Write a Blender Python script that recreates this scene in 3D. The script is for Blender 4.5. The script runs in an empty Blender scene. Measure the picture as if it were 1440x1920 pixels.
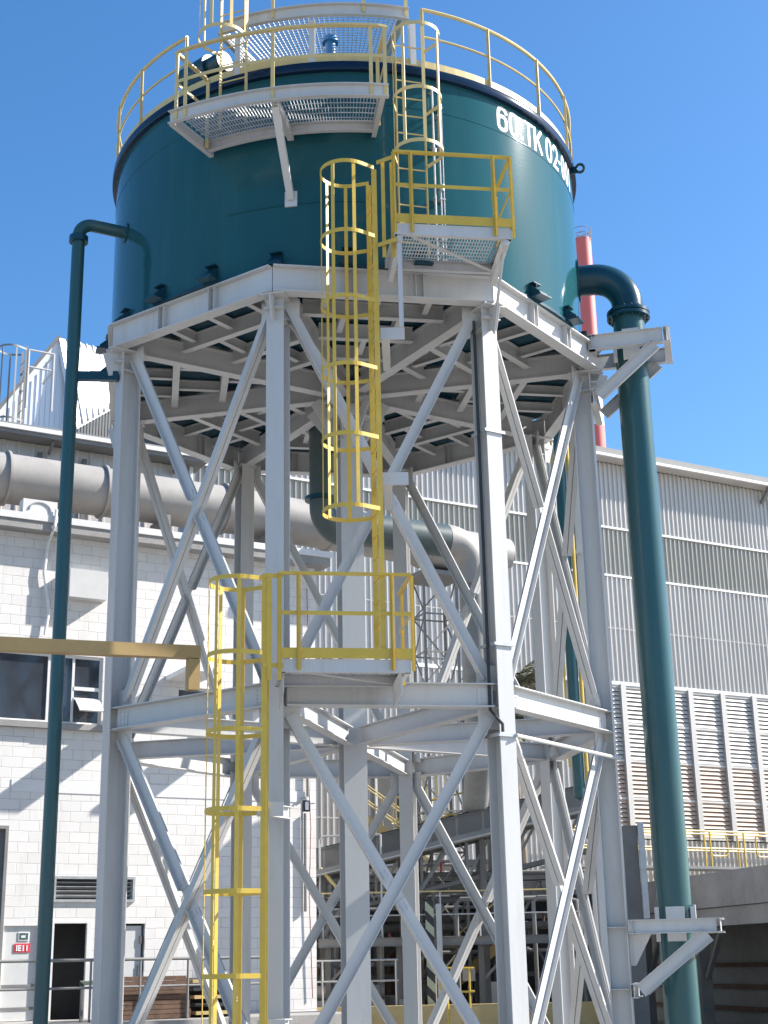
import bpy, bmesh, math, random
from mathutils import Vector, Matrix
random.seed(7)
sc = bpy.context.scene
COL = sc.collection
rad = math.radians
V = Vector
Z = V((0, 0, 1))

# ------------------------------------------------------------------ materials
def mat(name, col, rough=0.5, metal=0.0, var=0.08, scale=3.0, dirt=None, dirt_amt=0.0, bump=0.0, bscale=40.0, coat=0.0, streak=False, spec=0.5, rvar=None):
    m = bpy.data.materials.new(name); m.use_nodes = True
    nt = m.node_tree; N = nt.nodes; L = nt.links
    b = N['Principled BSDF']
    b.inputs['Roughness'].default_value = rough; b.inputs['Metallic'].default_value = metal
    b.inputs['Coat Weight'].default_value = coat; b.inputs['Coat Roughness'].default_value = 0.08
    b.inputs['Specular IOR Level'].default_value = spec
    tc = N.new('ShaderNodeTexCoord'); mp = N.new('ShaderNodeMapping')
    L.new(tc.outputs['Object'], mp.inputs['Vector'])
    if streak: mp.inputs['Scale'].default_value = (1, 1, 0.12)
    nz = N.new('ShaderNodeTexNoise'); nz.inputs['Scale'].default_value = scale; nz.inputs['Detail'].default_value = 6; nz.inputs['Roughness'].default_value = 0.65
    L.new(mp.outputs[0], nz.inputs['Vector'])
    rp = N.new('ShaderNodeValToRGB')
    rp.color_ramp.elements[0].position = 0.3; rp.color_ramp.elements[1].position = 0.7
    lo = [max(0, c * (1 - var)) for c in col]; hi = [min(1, c * (1 + var)) for c in col]
    rp.color_ramp.elements[0].color = (*lo, 1); rp.color_ramp.elements[1].color = (*hi, 1)
    L.new(nz.outputs['Fac'], rp.inputs['Fac'])
    out = rp.outputs['Color']
    if dirt:
        n2 = N.new('ShaderNodeTexNoise'); n2.inputs['Scale'].default_value = scale * 2.3; n2.inputs['Detail'].default_value = 8; n2.inputs['Roughness'].default_value = 0.75
        L.new(mp.outputs[0], n2.inputs['Vector'])
        r2 = N.new('ShaderNodeValToRGB'); r2.color_ramp.elements[0].position = 0.52; r2.color_ramp.elements[1].position = 0.78
        r2.color_ramp.elements[0].color = (0, 0, 0, 1); r2.color_ramp.elements[1].color = (dirt_amt,) * 3 + (1,)
        L.new(n2.outputs['Fac'], r2.inputs['Fac'])
        mx = N.new('ShaderNodeMix'); mx.data_type = 'RGBA'
        L.new(r2.outputs['Color'], mx.inputs['Factor']); L.new(out, mx.inputs['A']); mx.inputs['B'].default_value = (*dirt, 1)
        out = mx.outputs['Result']
    L.new(out, b.inputs['Base Color'])
    rr = N.new('ShaderNodeMapRange'); rr.inputs['To Min'].default_value = max(0.02, rough - (0.08 if rvar is None else rvar)); rr.inputs['To Max'].default_value = min(1, rough + (0.1 if rvar is None else rvar))
    L.new(nz.outputs['Fac'], rr.inputs['Value']); L.new(rr.outputs[0], b.inputs['Roughness'])
    if bump:
        n3 = N.new('ShaderNodeTexNoise'); n3.inputs['Scale'].default_value = bscale; n3.inputs['Detail'].default_value = 3
        L.new(tc.outputs['Object'], n3.inputs['Vector'])
        bp = N.new('ShaderNodeBump'); bp.inputs['Strength'].default_value = bump; bp.inputs['Distance'].default_value = 0.02
        L.new(n3.outputs['Fac'], bp.inputs['Height']); L.new(bp.outputs[0], b.inputs['Normal'])
    return m

M = {}
M['white'] = mat('white_steel_paint', (0.50, 0.497, 0.49), 0.40, var=0.06, scale=1.1, dirt=(0.27, 0.235, 0.195), dirt_amt=0.4, bump=0.06, bscale=50, streak=True)
M['yellow'] = mat('safety_yellow_paint', (0.57, 0.39, 0.05), 0.42, var=0.09, scale=4, dirt=(0.36, 0.24, 0.09), dirt_amt=0.45, bump=0.08)
M['paleyellow'] = mat('hazed_yellow_paint', (0.57, 0.45, 0.20), 0.45, var=0.08, scale=4, dirt=(0.40, 0.29, 0.16), dirt_amt=0.45)  # yellow washed out in the colour, for haze and overexposure
M['ochre'] = mat('ochre_paint', (0.39, 0.26, 0.10), 0.5, var=0.08, scale=2, dirt=(0.28, 0.17, 0.09), dirt_amt=0.4)
M['teal'] = mat('teal_gloss_paint', (0.016, 0.080, 0.096), 0.10, var=0.16, scale=0.7, dirt=(0.045, 0.12, 0.13), dirt_amt=0.45, bump=0.02, bscale=30, coat=0.0, streak=True, spec=0.20, rvar=0.015)
M['tealdark'] = mat('dark_teal_paint', (0.008, 0.046, 0.070), 0.26, var=0.15, scale=2, bump=0.05, bscale=15, spec=0.35, rvar=0.04)
M['green'] = mat('green_pipe_paint', (0.026, 0.084, 0.093), 0.24, var=0.16, scale=1.2, dirt=(0.07, 0.12, 0.11), dirt_amt=0.35, bump=0.05, bscale=20, coat=0.0, streak=True, spec=0.42, rvar=0.04)
M['greygreen'] = mat('dusty_grey_green_paint', (0.065, 0.090, 0.090), 0.4, var=0.2, scale=2, dirt=(0.12, 0.12, 0.11), dirt_amt=0.5)
M['navy'] = mat('navy_gloss_rim_paint', (0.006, 0.020, 0.048), 0.14, var=0.15, scale=1.5, spec=0.22, rvar=0.02)
M['black'] = mat('black_rubber', (0.02, 0.025, 0.03), 0.6)
M['galv'] = mat('galvanised_steel', (0.42, 0.43, 0.44), 0.45, metal=0.5, var=0.12, scale=8)
M['grate'] = mat('galvanised_grating', (0.50, 0.51, 0.52), 0.5, metal=0.25, var=0.1, scale=9)
M['letter'] = mat('white_lettering', (0.50, 0.50, 0.49), 0.5, var=0.03)
M['duct'] = mat('weathered_duct_paint', (0.31, 0.293, 0.275), 0.55, var=0.1, scale=1.5, dirt=(0.24, 0.19, 0.15), dirt_amt=0.5, bump=0.08, bscale=10)
M['concrete'] = mat('grey_concrete', (0.30, 0.29, 0.28), 0.85, var=0.15, scale=1.2, dirt=(0.16, 0.15, 0.14), dirt_amt=0.6, bump=0.25, bscale=25)
M['ground'] = mat('yard_concrete', (0.30, 0.287, 0.268), 0.9, var=0.18, scale=0.5, dirt=(0.18, 0.16, 0.14), dirt_amt=0.5, bump=0.2, bscale=20)
M['sheet'] = mat('weathered_metal_sheet', (0.51, 0.485, 0.455), 0.42, metal=0.15, var=0.08, scale=0.8, dirt=(0.34, 0.29, 0.25), dirt_amt=0.4, streak=True)
M['sheetblue'] = mat('pale_roof_sheet', (0.66, 0.68, 0.72), 0.38, metal=0.1, var=0.05, scale=0.7, streak=True)
M['clear'] = mat('yellowed_translucent_sheet', (0.36, 0.345, 0.30), 0.35, var=0.12, scale=0.9, dirt=(0.24, 0.23, 0.18), dirt_amt=0.5, streak=True)
M['trim'] = mat('white_flashing', (0.70, 0.69, 0.68), 0.45, var=0.05, scale=2, dirt=(0.45, 0.40, 0.36), dirt_amt=0.3)
M['louver'] = mat('louver_slat_paint', (0.52, 0.475, 0.43), 0.5, var=0.08, scale=1.0, dirt=(0.42, 0.30, 0.22), dirt_amt=0.35)
M['rustlouver'] = mat('rust_stained_louver', (0.50, 0.36, 0.27), 0.55, var=0.15, scale=1.0, dirt=(0.36, 0.20, 0.12), dirt_amt=0.6)
M['darksteel'] = mat('dark_grey_steel', (0.13, 0.128, 0.123), 0.6, var=0.2, scale=1.5, dirt=(0.13, 0.11, 0.09), dirt_amt=0.5)  # base lightened to stand in for haze over the background
M['midsteel'] = mat('dusty_grey_steel', (0.20, 0.20, 0.195), 0.6, var=0.15, scale=1.5, dirt=(0.12, 0.11, 0.10), dirt_amt=0.6)
M['interior'] = mat('dark_interior', (0.065, 0.065, 0.065), 0.8, var=0.2)  # darkness of unlit rooms put into the colour, lifted a little for haze
M['rust'] = mat('rusty_steel', (0.13, 0.075, 0.05), 0.8, var=0.35, scale=5, dirt=(0.07, 0.04, 0.03), dirt_amt=0.8, bump=0.3, bscale=30)
M['red'] = mat('chimney_red', (0.62, 0.14, 0.125), 0.6, var=0.12, scale=0.2, dirt=(0.55, 0.28, 0.25), dirt_amt=0.6, streak=True)
M['chwhite'] = mat('chimney_white', (0.75, 0.73, 0.72), 0.6, var=0.06, scale=0.2)
M['glass'] = mat('tinted_window_glass', (0.035, 0.04, 0.05), 0.06, var=0.1, spec=0.8)
M['door'] = mat('pale_grey_door', (0.56, 0.56, 0.55), 0.5, var=0.05, dirt=(0.40, 0.37, 0.33), dirt_amt=0.3)
M['signred'] = mat('sign_red', (0.62, 0.05, 0.08), 0.5)
M['cablered'] = mat('faded_red_cable', (0.22, 0.045, 0.045), 0.6)
M['signwhite'] = mat('sign_white', (0.80, 0.80, 0.78), 0.5)
M['signgreen'] = mat('sign_dark_green', (0.05, 0.09, 0.08), 0.5)
M['blue'] = mat('blue_fan_paint', (0.05, 0.22, 0.50), 0.4, var=0.1)
M['bund'] = mat('yellow_bund_paint', (0.50, 0.37, 0.17), 0.7, var=0.12, scale=2, dirt=(0.3, 0.24, 0.13), dirt_amt=0.6)
M['leaf'] = mat('palm_leaf', (0.075, 0.10, 0.045), 0.55, var=0.4, scale=3)
M['leafdry'] = mat('dusty_palm_leaf', (0.17, 0.17, 0.11), 0.6, var=0.35, scale=3)
M['bark'] = mat('palm_bark', (0.16, 0.13, 0.10), 0.9, var=0.3, scale=6, bump=0.4)

def brick_mat():
    m = bpy.data.materials.new('white_painted_blockwork'); m.use_nodes = True
    nt = m.node_tree; N = nt.nodes; L = nt.links; b = N['Principled BSDF']
    uv = N.new('ShaderNodeUVMap'); uv.uv_map = 'wall'
    nz = N.new('ShaderNodeTexNoise'); nz.inputs['Scale'].default_value = 3.0; nz.inputs['Detail'].default_value = 4
    L.new(uv.outputs[0], nz.inputs['Vector'])
    vm = N.new('ShaderNodeVectorMath'); vm.operation = 'SCALE'; vm.inputs['Scale'].default_value = 0.03
    L.new(nz.outputs['Color'], vm.inputs[0])
    va = N.new('ShaderNodeVectorMath'); va.operation = 'ADD'
    L.new(uv.outputs[0], va.inputs[0]); L.new(vm.outputs[0], va.inputs[1])
    br = N.new('ShaderNodeTexBrick'); br.offset = 0.5; br.offset_frequency = 2
    br.inputs['Scale'].default_value = 1.0; br.inputs['Brick Width'].default_value = 0.4; br.inputs['Row Height'].default_value = 0.2
    br.inputs['Mortar Size'].default_value = 0.008; br.inputs['Mortar Smooth'].default_value = 0.35; br.inputs['Bias'].default_value = 0.0
    br.inputs['Color1'].default_value = (0.70, 0.68, 0.66, 1); br.inputs['Color2'].default_value = (0.645, 0.625, 0.605, 1); br.inputs['Mortar'].default_value = (0.47, 0.45, 0.43, 1)
    L.new(va.outputs[0], br.inputs['Vector'])
    # patches where the paint has filled the joints
    n4 = N.new('ShaderNodeTexNoise'); n4.inputs['Scale'].default_value = 2.2; n4.inputs['Detail'].default_value = 7; n4.inputs['Roughness'].default_value = 0.7
    L.new(uv.outputs[0], n4.inputs['Vector'])
    rj = N.new('ShaderNodeValToRGB'); rj.color_ramp.elements[0].position = 0.44; rj.color_ramp.elements[1].position = 0.60
    L.new(n4.outputs['Fac'], rj.inputs['Fac'])
    mx = N.new('ShaderNodeMix'); mx.data_type = 'RGBA'
    mx.inputs['B'].default_value = (0.68, 0.66, 0.64, 1)
    fm = N.new('ShaderNodeMath'); fm.operation = 'MULTIPLY'; fm.inputs[1].default_value = 0.6
    L.new(rj.outputs['Color'], fm.inputs[0]); L.new(fm.outputs[0], mx.inputs['Factor']); L.new(br.outputs['Color'], mx.inputs['A'])
    # grime
    mp = N.new('ShaderNodeMapping'); mp.inputs['Scale'].default_value = (1.6, 0.25, 1)
    L.new(uv.outputs[0], mp.inputs['Vector'])
    n5 = N.new('ShaderNodeTexNoise'); n5.inputs['Scale'].default_value = 1.6; n5.inputs['Detail'].default_value = 9; n5.inputs['Roughness'].default_value = 0.75
    L.new(mp.outputs[0], n5.inputs['Vector'])
    r5 = N.new('ShaderNodeValToRGB'); r5.color_ramp.elements[0].position = 0.55; r5.color_ramp.elements[1].position = 0.8
    r5.color_ramp.elements[1].color = (0.6, 0.6, 0.6, 1)
    L.new(n5.outputs['Fac'], r5.inputs['Fac'])
    m2 = N.new('ShaderNodeMix'); m2.data_type = 'RGBA'; m2.inputs['B'].default_value = (0.46, 0.41, 0.36, 1)
    L.new(r5.outputs['Color'], m2.inputs['Factor']); L.new(mx.outputs['Result'], m2.inputs['A'])
    L.new(m2.outputs['Result'], b.inputs['Base Color']); b.inputs['Roughness'].default_value = 0.75
    inv = N.new('ShaderNodeMath'); inv.operation = 'SUBTRACT'; inv.inputs[0].default_value = 1.0
    L.new(br.outputs['Fac'], inv.inputs[1])
    ad = N.new('ShaderNodeMath'); ad.operation = 'MULTIPLY_ADD'; ad.inputs[1].default_value = 0.25
    L.new(n4.outputs['Fac'], ad.inputs[0]); L.new(inv.outputs[0], ad.inputs[2])
    bp = N.new('ShaderNodeBump'); bp.inputs['Strength'].default_value = 0.45; bp.inputs['Distance'].default_value = 0.012
    L.new(ad.outputs[0], bp.inputs['Height']); L.new(bp.outputs[0], b.inputs['Normal'])
    return m
M['brick'] = brick_mat()

def stripe_mat():
    m = bpy.data.materials.new('hazard_striped_paint'); m.use_nodes = True
    nt = m.node_tree; N = nt.nodes; L = nt.links; b = N['Principled BSDF']
    tc = N.new('ShaderNodeTexCoord'); sp = N.new('ShaderNodeSeparateXYZ'); L.new(tc.outputs['Object'], sp.inputs[0])
    a = N.new('ShaderNodeMath'); a.operation = 'ADD'; L.new(sp.outputs['X'], a.inputs[0]); L.new(sp.outputs['Z'], a.inputs[1])
    f = N.new('ShaderNodeMath'); f.operation = 'MULTIPLY'; f.inputs[1].default_value = 2.6; L.new(a.outputs[0], f.inputs[0])
    g = N.new('ShaderNodeMath'); g.operation = 'FRACT'; L.new(f.outputs[0], g.inputs[0])
    h = N.new('ShaderNodeMath'); h.operation = 'GREATER_THAN'; h.inputs[1].default_value = 0.5; L.new(g.outputs[0], h.inputs[0])
    mx = N.new('ShaderNodeMix'); mx.data_type = 'RGBA'; L.new(h.outputs[0], mx.inputs['Factor'])
    mx.inputs['A'].default_value = (0.40, 0.42, 0.30, 1); mx.inputs['B'].default_value = (0.03, 0.032, 0.032, 1)
    L.new(mx.outputs['Result'], b.inputs['Base Color']); b.inputs['Roughness'].default_value = 0.6
    return m
M['stripe'] = stripe_mat()

# ------------------------------------------------------------------ mesh helpers
def I(b, h, tf, tw):
    B, H, w = b / 2, h / 2, tw / 2
    return [(-B, -H), (B, -H), (B, -H + tf), (w, -H + tf), (w, H - tf), (B, H - tf), (B, H), (-B, H), (-B, H - tf), (-w, H - tf), (-w, -H + tf), (-B, -H + tf)]
def REC(w, h): return [(-w / 2, -h / 2), (w / 2, -h / 2), (w / 2, h / 2), (-w / 2, h / 2)]
def CH(b, h, t): # channel, web on the -x side
    return [(0, -h / 2), (b, -h / 2), (b, -h / 2 + t), (t, -h / 2 + t), (t, h / 2 - t), (b, h / 2 - t), (b, h / 2), (0, h / 2)]

class MB:
    def __init__(s): s.v = []; s.f = []; s.sm = []
    def add(s, vs, fs, smooth=False):
        o = len(s.v); s.v += [tuple(p) for p in vs]
        s.f += [[i + o for i in f] for f in fs]; s.sm += [smooth] * len(fs); return s
    def box(s, c, h, x=None, y=None, z=None):
        c = V(c); x = V(x) if x is not None else V((1, 0, 0)); z = V(z) if z is not None else V((0, 0, 1))
        y = V(y) if y is not None else z.cross(x)
        x, y, z = x.normalized(), y.normalized(), z.normalized()
        vs = [c + x * (h[0] * a) + y * (h[1] * b) + z * (h[2] * d) for a in (-1, 1) for b in (-1, 1) for d in (-1, 1)]
        return s.add(vs, [(0, 1, 3, 2), (4, 6, 7, 5), (0, 4, 5, 1), (2, 3, 7, 6), (0, 2, 6, 4), (1, 5, 7, 3)])
    def prism(s, poly, p0, p1, up=(0, 0, 1)):
        p0, p1, up = V(p0), V(p1), V(up); d = (p1 - p0).normalized()
        x = d.cross(up).normalized(); y = x.cross(d)
        n = len(poly); vs = [p0 + x * a + y * b for a, b in poly] + [p1 + x * a + y * b for a, b in poly]
        return s.add(vs, [list(range(n))[::-1], list(range(n, 2 * n))] + [(i, (i + 1) % n, n + (i + 1) % n, n + i) for i in range(n)])
    def bar(s, p0, p1, w=0.05, h=0.05, up=(0, 0, 1)): return s.prism(REC(w, h), p0, p1, up)
    def sweep(s, path, poly, up=(0, 0, 1), closed=False, smooth=False):
        P = [V(p) for p in path]; n = len(P); m = len(poly); up = V(up); vs = []
        for i, p in enumerate(P):
            a = P[i - 1] if (i > 0 or closed) else p; b = P[(i + 1) % n] if (i < n - 1 or closed) else p
            d = (b - a).normalized(); x = d.cross(up).normalized(); y = x.cross(d)
            vs += [p + x * q[0] + y * q[1] for q in poly]
        fs = []
        for i in range(n if closed else n - 1):
            j = (i + 1) % n
            fs += [(i * m + k, i * m + (k + 1) % m, j * m + (k + 1) % m, j * m + k) for k in range(m)]
        if not closed: fs += [list(range(m))[::-1], list(range((n - 1) * m, n * m))]
        return s.add(vs, fs, smooth)
    def tube(s, path, r, n=12, closed=False):
        P = [V(p) for p in path]; k = len(P); t0 = (P[1] - P[0]).normalized()
        u = t0.cross(Z) if abs(t0.z) < 0.95 else t0.cross(V((1, 0, 0))); u.normalize(); vs = []
        prev = t0
        for i, p in enumerate(P):
            a = P[i - 1] if (i > 0 or closed) else p; b = P[(i + 1) % k] if (i < k - 1 or closed) else p
            t = (b - a).normalized(); q = prev.rotation_difference(t); u = q @ u; u = (u - t * u.dot(t)).normalized(); w = t.cross(u); prev = t
            vs += [p + (u * math.cos(2 * math.pi * j / n) + w * math.sin(2 * math.pi * j / n)) * r for j in range(n)]
        fs = []
        for i in range(k if closed else k - 1):
            j = (i + 1) % k
            fs += [(i * n + a, i * n + (a + 1) % n, j * n + (a + 1) % n, j * n + a) for a in range(n)]
        s.add(vs, fs, True)
        if not closed:
            o = len(s.v) - len(vs)
            s.f += [[o + i for i in range(n)][::-1], [o + (k - 1) * n + i for i in range(n)]]; s.sm += [False, False]
        return s
    def lathe(s, prof, n=64, c=(0, 0, 0), closed=False):
        vs = []; m = len(prof)
        for i in range(n):
            a = 2 * math.pi * i / n
            vs += [(c[0] + r * math.sin(a), c[1] - r * math.cos(a), c[2] + z) for r, z in prof]
        fs = []
        for i in range(n):
            j = (i + 1) % n
            for k in range(m if closed else m - 1):
                fs.append((i * m + k, j * m + k, j * m + (k + 1) % m, i * m + (k + 1) % m))
        s.add(vs, fs, True)
        if not closed:
            o = len(s.v) - len(vs)
            s.f += [[o + i * m for i in range(n)][::-1], [o + i * m + m - 1 for i in range(n)]]; s.sm += [False, False]
        return s
    def build(s, name, m, parent=None, recalc=True, sharp=35):
        me = bpy.data.meshes.new(name); me.from_pydata(s.v, [], s.f); me.validate()
        if recalc:
            bm = bmesh.new(); bm.from_mesh(me); bmesh.ops.recalc_face_normals(bm, faces=bm.faces); bm.to_mesh(me); bm.free()
        if any(s.sm):
            me.polygons.foreach_set('use_smooth', [True] * len(me.polygons)); me.set_sharp_from_angle(angle=rad(sharp))
        me.materials.append(M[m] if isinstance(m, str) else m)
        o = bpy.data.objects.new(name, me); COL.objects.link(o)
        if parent is not None:
            o.parent = parent
            b = parent
            T = Matrix.Identity(4)
            while b is not None: T = b.matrix_local_store @ T if False else T; b = b.parent
            base = V((0, 0, 0)); b = parent
            while b is not None: base += b.location; b = b.parent
            o.location = -base
        return o

def thing(name, label, cat, loc=(0, 0, 0), group=None):
    o = bpy.data.objects.new(name, None); COL.objects.link(o); o.location = loc
    o['label'] = label; o['category'] = cat
    if group: o['group'] = group
    o.empty_display_size = 0.3
    return o
def tag(o, label, cat, group=None):
    o['label'] = label; o['category'] = cat
    if group: o['group'] = group
    return o

# ------------------------------------------------------------------ frames
A0 = rad(-14.53)
def ph(a): return V((math.sin(a), -math.cos(a), 0))         # radial direction, angle measured from the viewer's side
def tg(a): return V((math.cos(a), math.sin(a), 0))
def pol(a, r, z): return ph(a) * r + Z * z
def D(deg): return rad(deg)
TH = rad(28); WD = V((math.cos(TH), math.sin(TH), 0)); WN = V((math.sin(TH), -math.cos(TH), 0))
def WP(s, k, z, c=-8.33): return WN * (c + k) + WD * s + Z * z
def wbox(mb, s0, s1, k0, k1, z0, z1, c=-8.33):
    return mb.box(WP((s0 + s1) / 2, (k0 + k1) / 2, (z0 + z1) / 2, c), (abs(s1 - s0) / 2, abs(k1 - k0) / 2, abs(z1 - z0) / 2), x=WD, y=WN)
def arcpts(a0, a1, r, z, n=24): return [pol(D(a0 + (a1 - a0) * i / n), r, z) for i in range(n + 1)]
def elbow(p, d0, d1, R, n=8):
    """corner at p from direction d0 to d1 (unit, perpendicular), radius R -> points"""
    d0, d1 = V(d0).normalized(), V(d1).normalized(); c = p - d0 * R + d1 * R
    return [c - d1 * R * math.cos(math.pi / 2 * i / n) + d0 * R * math.sin(math.pi / 2 * i / n) for i in range(n + 1)]

# ================================================================== GROUND
g = MB(); g.box((0, 150, -0.15), (600, 600, 0.15)); o = g.build('ground', 'ground'); o['kind'] = 'structure'

# ================================================================== SUPPORT TOWER
tower = thing('support_tower', 'white octagonal steel support tower with cross bracing carrying the teal tank', 'tower', (0, 0, 0))
RC = 3.83
VA = [A0 + k * math.pi / 4 for k in range(8)]
ZR0, ZR1 = 10.515, 10.917
ZL0, ZL1 = 4.785, 5.095
for k in range(8):
    a = VA[k]; n = ph(a)
    c = MB(); c.prism(I(0.25, 0.30, 0.018, 0.014), pol(a, RC, 0.03), pol(a, RC, ZR0 - 0.03), up=n)
    for zz in (ZL0, ZL1, ZR0 - 0.32, 1.22, 2.05):      # stiffeners between the flanges
        for sgn in (-1, 1):
            if zz < 3 and k != 2: continue
            c.box(pol(a, RC, zz) + tg(a) * sgn * 0.064, (0.055, 0.13, 0.007), x=tg(a), y=n)
    col = c.build('column', 'white', tower)
    p = MB(); p.box(pol(a, RC + 0.06, ZR0 - 0.016), (0.17, 0.25, 0.012), x=tg(a), y=n)
    p.box(pol(a, RC + 0.20, ZR0 - 0.20), (0.13, 0.045, 0.009), x=tg(a), y=n)                # seat under the corner
    p.prism([(-0.006, -0.17), (0.006, -0.17), (0.006, 0.17), (-0.006, 0.17)], pol(a, RC + 0.155, ZR0 - 0.37), pol(a, RC + 0.26, ZR0 - 0.03), up=n)
    p.build('cap_plate', 'white', col)
    p = MB(); p.box(pol(a, RC, 0.015), (0.25, 0.25, 0.015), x=tg(a), y=n); p.build('base_plate', 'white', col)
RB = 4.10; RL = 3.92
def edge(k, r, z0, trim):
    a, b = pol(VA[k], r, z0), pol(VA[(k + 1) % 8], r, z0); d = (b - a).normalized()
    return a + d * trim, b - d * trim, d
for k in range(8):
    zc = (ZR0 + ZR1) / 2
    a, b, d = edge(k, RB, zc, 0.005); nrm = ph(VA[k] + math.pi / 8)
    m = MB(); m.prism(I(0.19, ZR1 - ZR0, 0.018, 0.012), a, b)
    for j in range(0, 4):
        if j == 0: continue
        ang = VA[k] + D(15 * j)
        if j == 3: continue
        t = (RB * math.cos(math.pi / 8)) / math.cos(ang - VA[k] - math.pi / 8)
        q = pol(ang, t, zc)
        for e in (-0.055, 0.055):
            for sg in (-1, 1):
                m.box(q + d * e + nrm * sg * 0.048, (0.005, 0.042, (ZR1 - ZR0) / 2 - 0.019), x=d, y=nrm)
    m.build('ring_beam', 'white', tower)
    zc = (ZL0 + ZL1) / 2
    a, b, d = edge(k, RL, zc, 0.145)
    m = MB(); m.prism(I(0.20, ZL1 - ZL0, 0.015, 0.010), a, b)
    bm_ = m.build('tie_beam', 'white', tower)
    for e, q in ((1, a), (-1, b)):
        m = MB(); m.box(q + d * e * 0.11 + nrm * 0.010, (0.10, 0.0045, 0.105), x=d, y=nrm)
        for i in range(2):
            for jz in range(4):
                m.box(q + d * e * (0.07 + 0.08 * i) + nrm * 0.019 + Z * (-0.075 + 0.05 * jz), (0.011, 0.006, 0.011), x=d, y=nrm)
        m.build('splice_plate', 'white', bm_)
# X bracing: double angles with a gusset at the crossing
def dbl_angle(m, p0, p1, nrm, low):
    w, t, o2 = 0.075, 0.010, 0.085
    for sg in (1, -1):
        y0 = 0.006 * sg; y1 = (0.006 + t) * sg; y2 = o2 * sg; e = -w if low else w; i = e * (1 - t / w)
        m.prism([(-e, y0), (e, y0), (e, y2), (i, y2), (i, y1), (-e, y1)], p0, p1, up=nrm)
for k in range(8):
    nrm = ph(VA[k] + math.pi / 8); rb = RC - 0.0
    for z0, z1 in ((ZL1 + 0.10, ZR0 - 0.12), (0.30, ZL0 - 0.10)):
        a0, b0, d = edge(k, rb, z0, 0.16); a1 = pol(VA[k], rb, z1) + d * 0.16; b1 = pol(VA[(k + 1) % 8], rb, z1) - d * 0.16
        mid = (a0 + b0 + a1 + b1) / 4
        m = MB(); dbl_angle(m, a0, b1, nrm, False); m.build('brace', 'white', tower)
        u = (a1 - b0).normalized()
        m = MB(); dbl_angle(m, b0, mid - u * 0.14, nrm, True); dbl_angle(m, mid + u * 0.14, a1, nrm, True)
        m.build('brace', 'white', tower)
        m = MB(); m.box(mid, (0.30, 0.0054, 0.15), x=u, y=nrm)
        for e in (0.20, 0.26, -0.20, -0.26):
            for f in (-0.03, 0.03):
                m.box(mid + u * e + u.cross(nrm) * f, (0.012, 0.026, 0.012), x=u, y=nrm)
        m.build('gusset', 'white', tower)
        for q, s1 in ((a0, 1), (b0, -1), (a1, 1), (b1, -1)):
            m = MB(); m.box(q + d * s1 * -0.01, (0.15, 0.0052, 0.17), x=d, y=nrm); m.build('gusset', 'white', tower)
# centre column, radial beams
m = MB(); m.prism(I(0.36, 0.36, 0.022, 0.016), (0, 0, 0.03), (0, 0, 10.1), up=ph(D(14))); cc = m.build('centre_column', 'white', tower)
m = MB(); m.lathe([(0.0, 10.1), (0.42, 10.1), (0.42, 10.13), (0.0, 10.13)][1:3], 24); m.build('cap_plate', 'white', cc); m = MB(); m.box((0, 0, 0.015), (0.3, 0.3, 0.015)); m.build('base_plate', 'white', cc)
for k in range(8):
    a = VA[k]
    m = MB(); m.prism(I(0.16, 0.27, 0.013, 0.010), pol(a, 0.26, 4.93), pol(a, RC - 0.155, 4.93)); m.build('radial_tie', 'white', tower)
    m = MB(); m.prism(I(0.17, 0.36, 0.016, 0.010), pol(a, 0.18 if k % 2 == 0 else 0.42, 10.325 + 0.36), pol(a, RC - 0.02, 10.685)); m.build('radial_beam', 'white', tower)
    m = MB()
    # knee bracket from the centre column
    m.prism(REC(0.012, 0.22), pol(a, 0.19, 9.8), pol(a, 0.62, 10.36), up=ph(a)); m.build('knee_plate', 'white', tower)
for r, hh in ((3.05, 0.24), (2.2, 0.24), (1.35, 0.22)):
    for k in range(8):
        a, b, d = edge(k, r, 10.905 - hh / 2, 0.12)
        m = MB(); m.prism(I(0.11, hh, 0.012, 0.008), a, b); m.build('floor_joist', 'white', tower)
# joists between the rings
for k in range(8):
    am = VA[k] + math.pi / 8; nrm = ph(am); t = tg(am); cs = math.cos(math.pi / 8)
    for r0, r1, offs in ((3.05, RB, (-0.75, 0.0, 0.75)), (2.2, 3.05, (-0.42, 0.42)), (1.35, 2.2, (0.0,))):
        for o_ in offs:
            p0 = nrm * (r0 * cs + 0.06) + t * o_ + Z * 10.82; p1 = nrm * (r1 * cs - (0.1 if r1 > 4 else 0.06)) + t * o_ + Z * 10.82
            m = MB(); m.prism(I(0.09, 0.16, 0.010, 0.007), p0, p1); m.build('floor_joist', 'white', tower)
# conduit straps on the front right column
a = VA[1]
for zz in (8.63, 5.62, 4.42):
    m = MB(); m.box(pol(a, RC + 0.165, zz), (0.17, 0.012, 0.02), x=tg(a), y=ph(a)); m.box(pol(a, RC + 0.01, zz) - tg(a) * 0.165, (0.012, 0.16, 0.02), x=tg(a), y=ph(a))
    m.build('strap', 'galv', tower)

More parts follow.
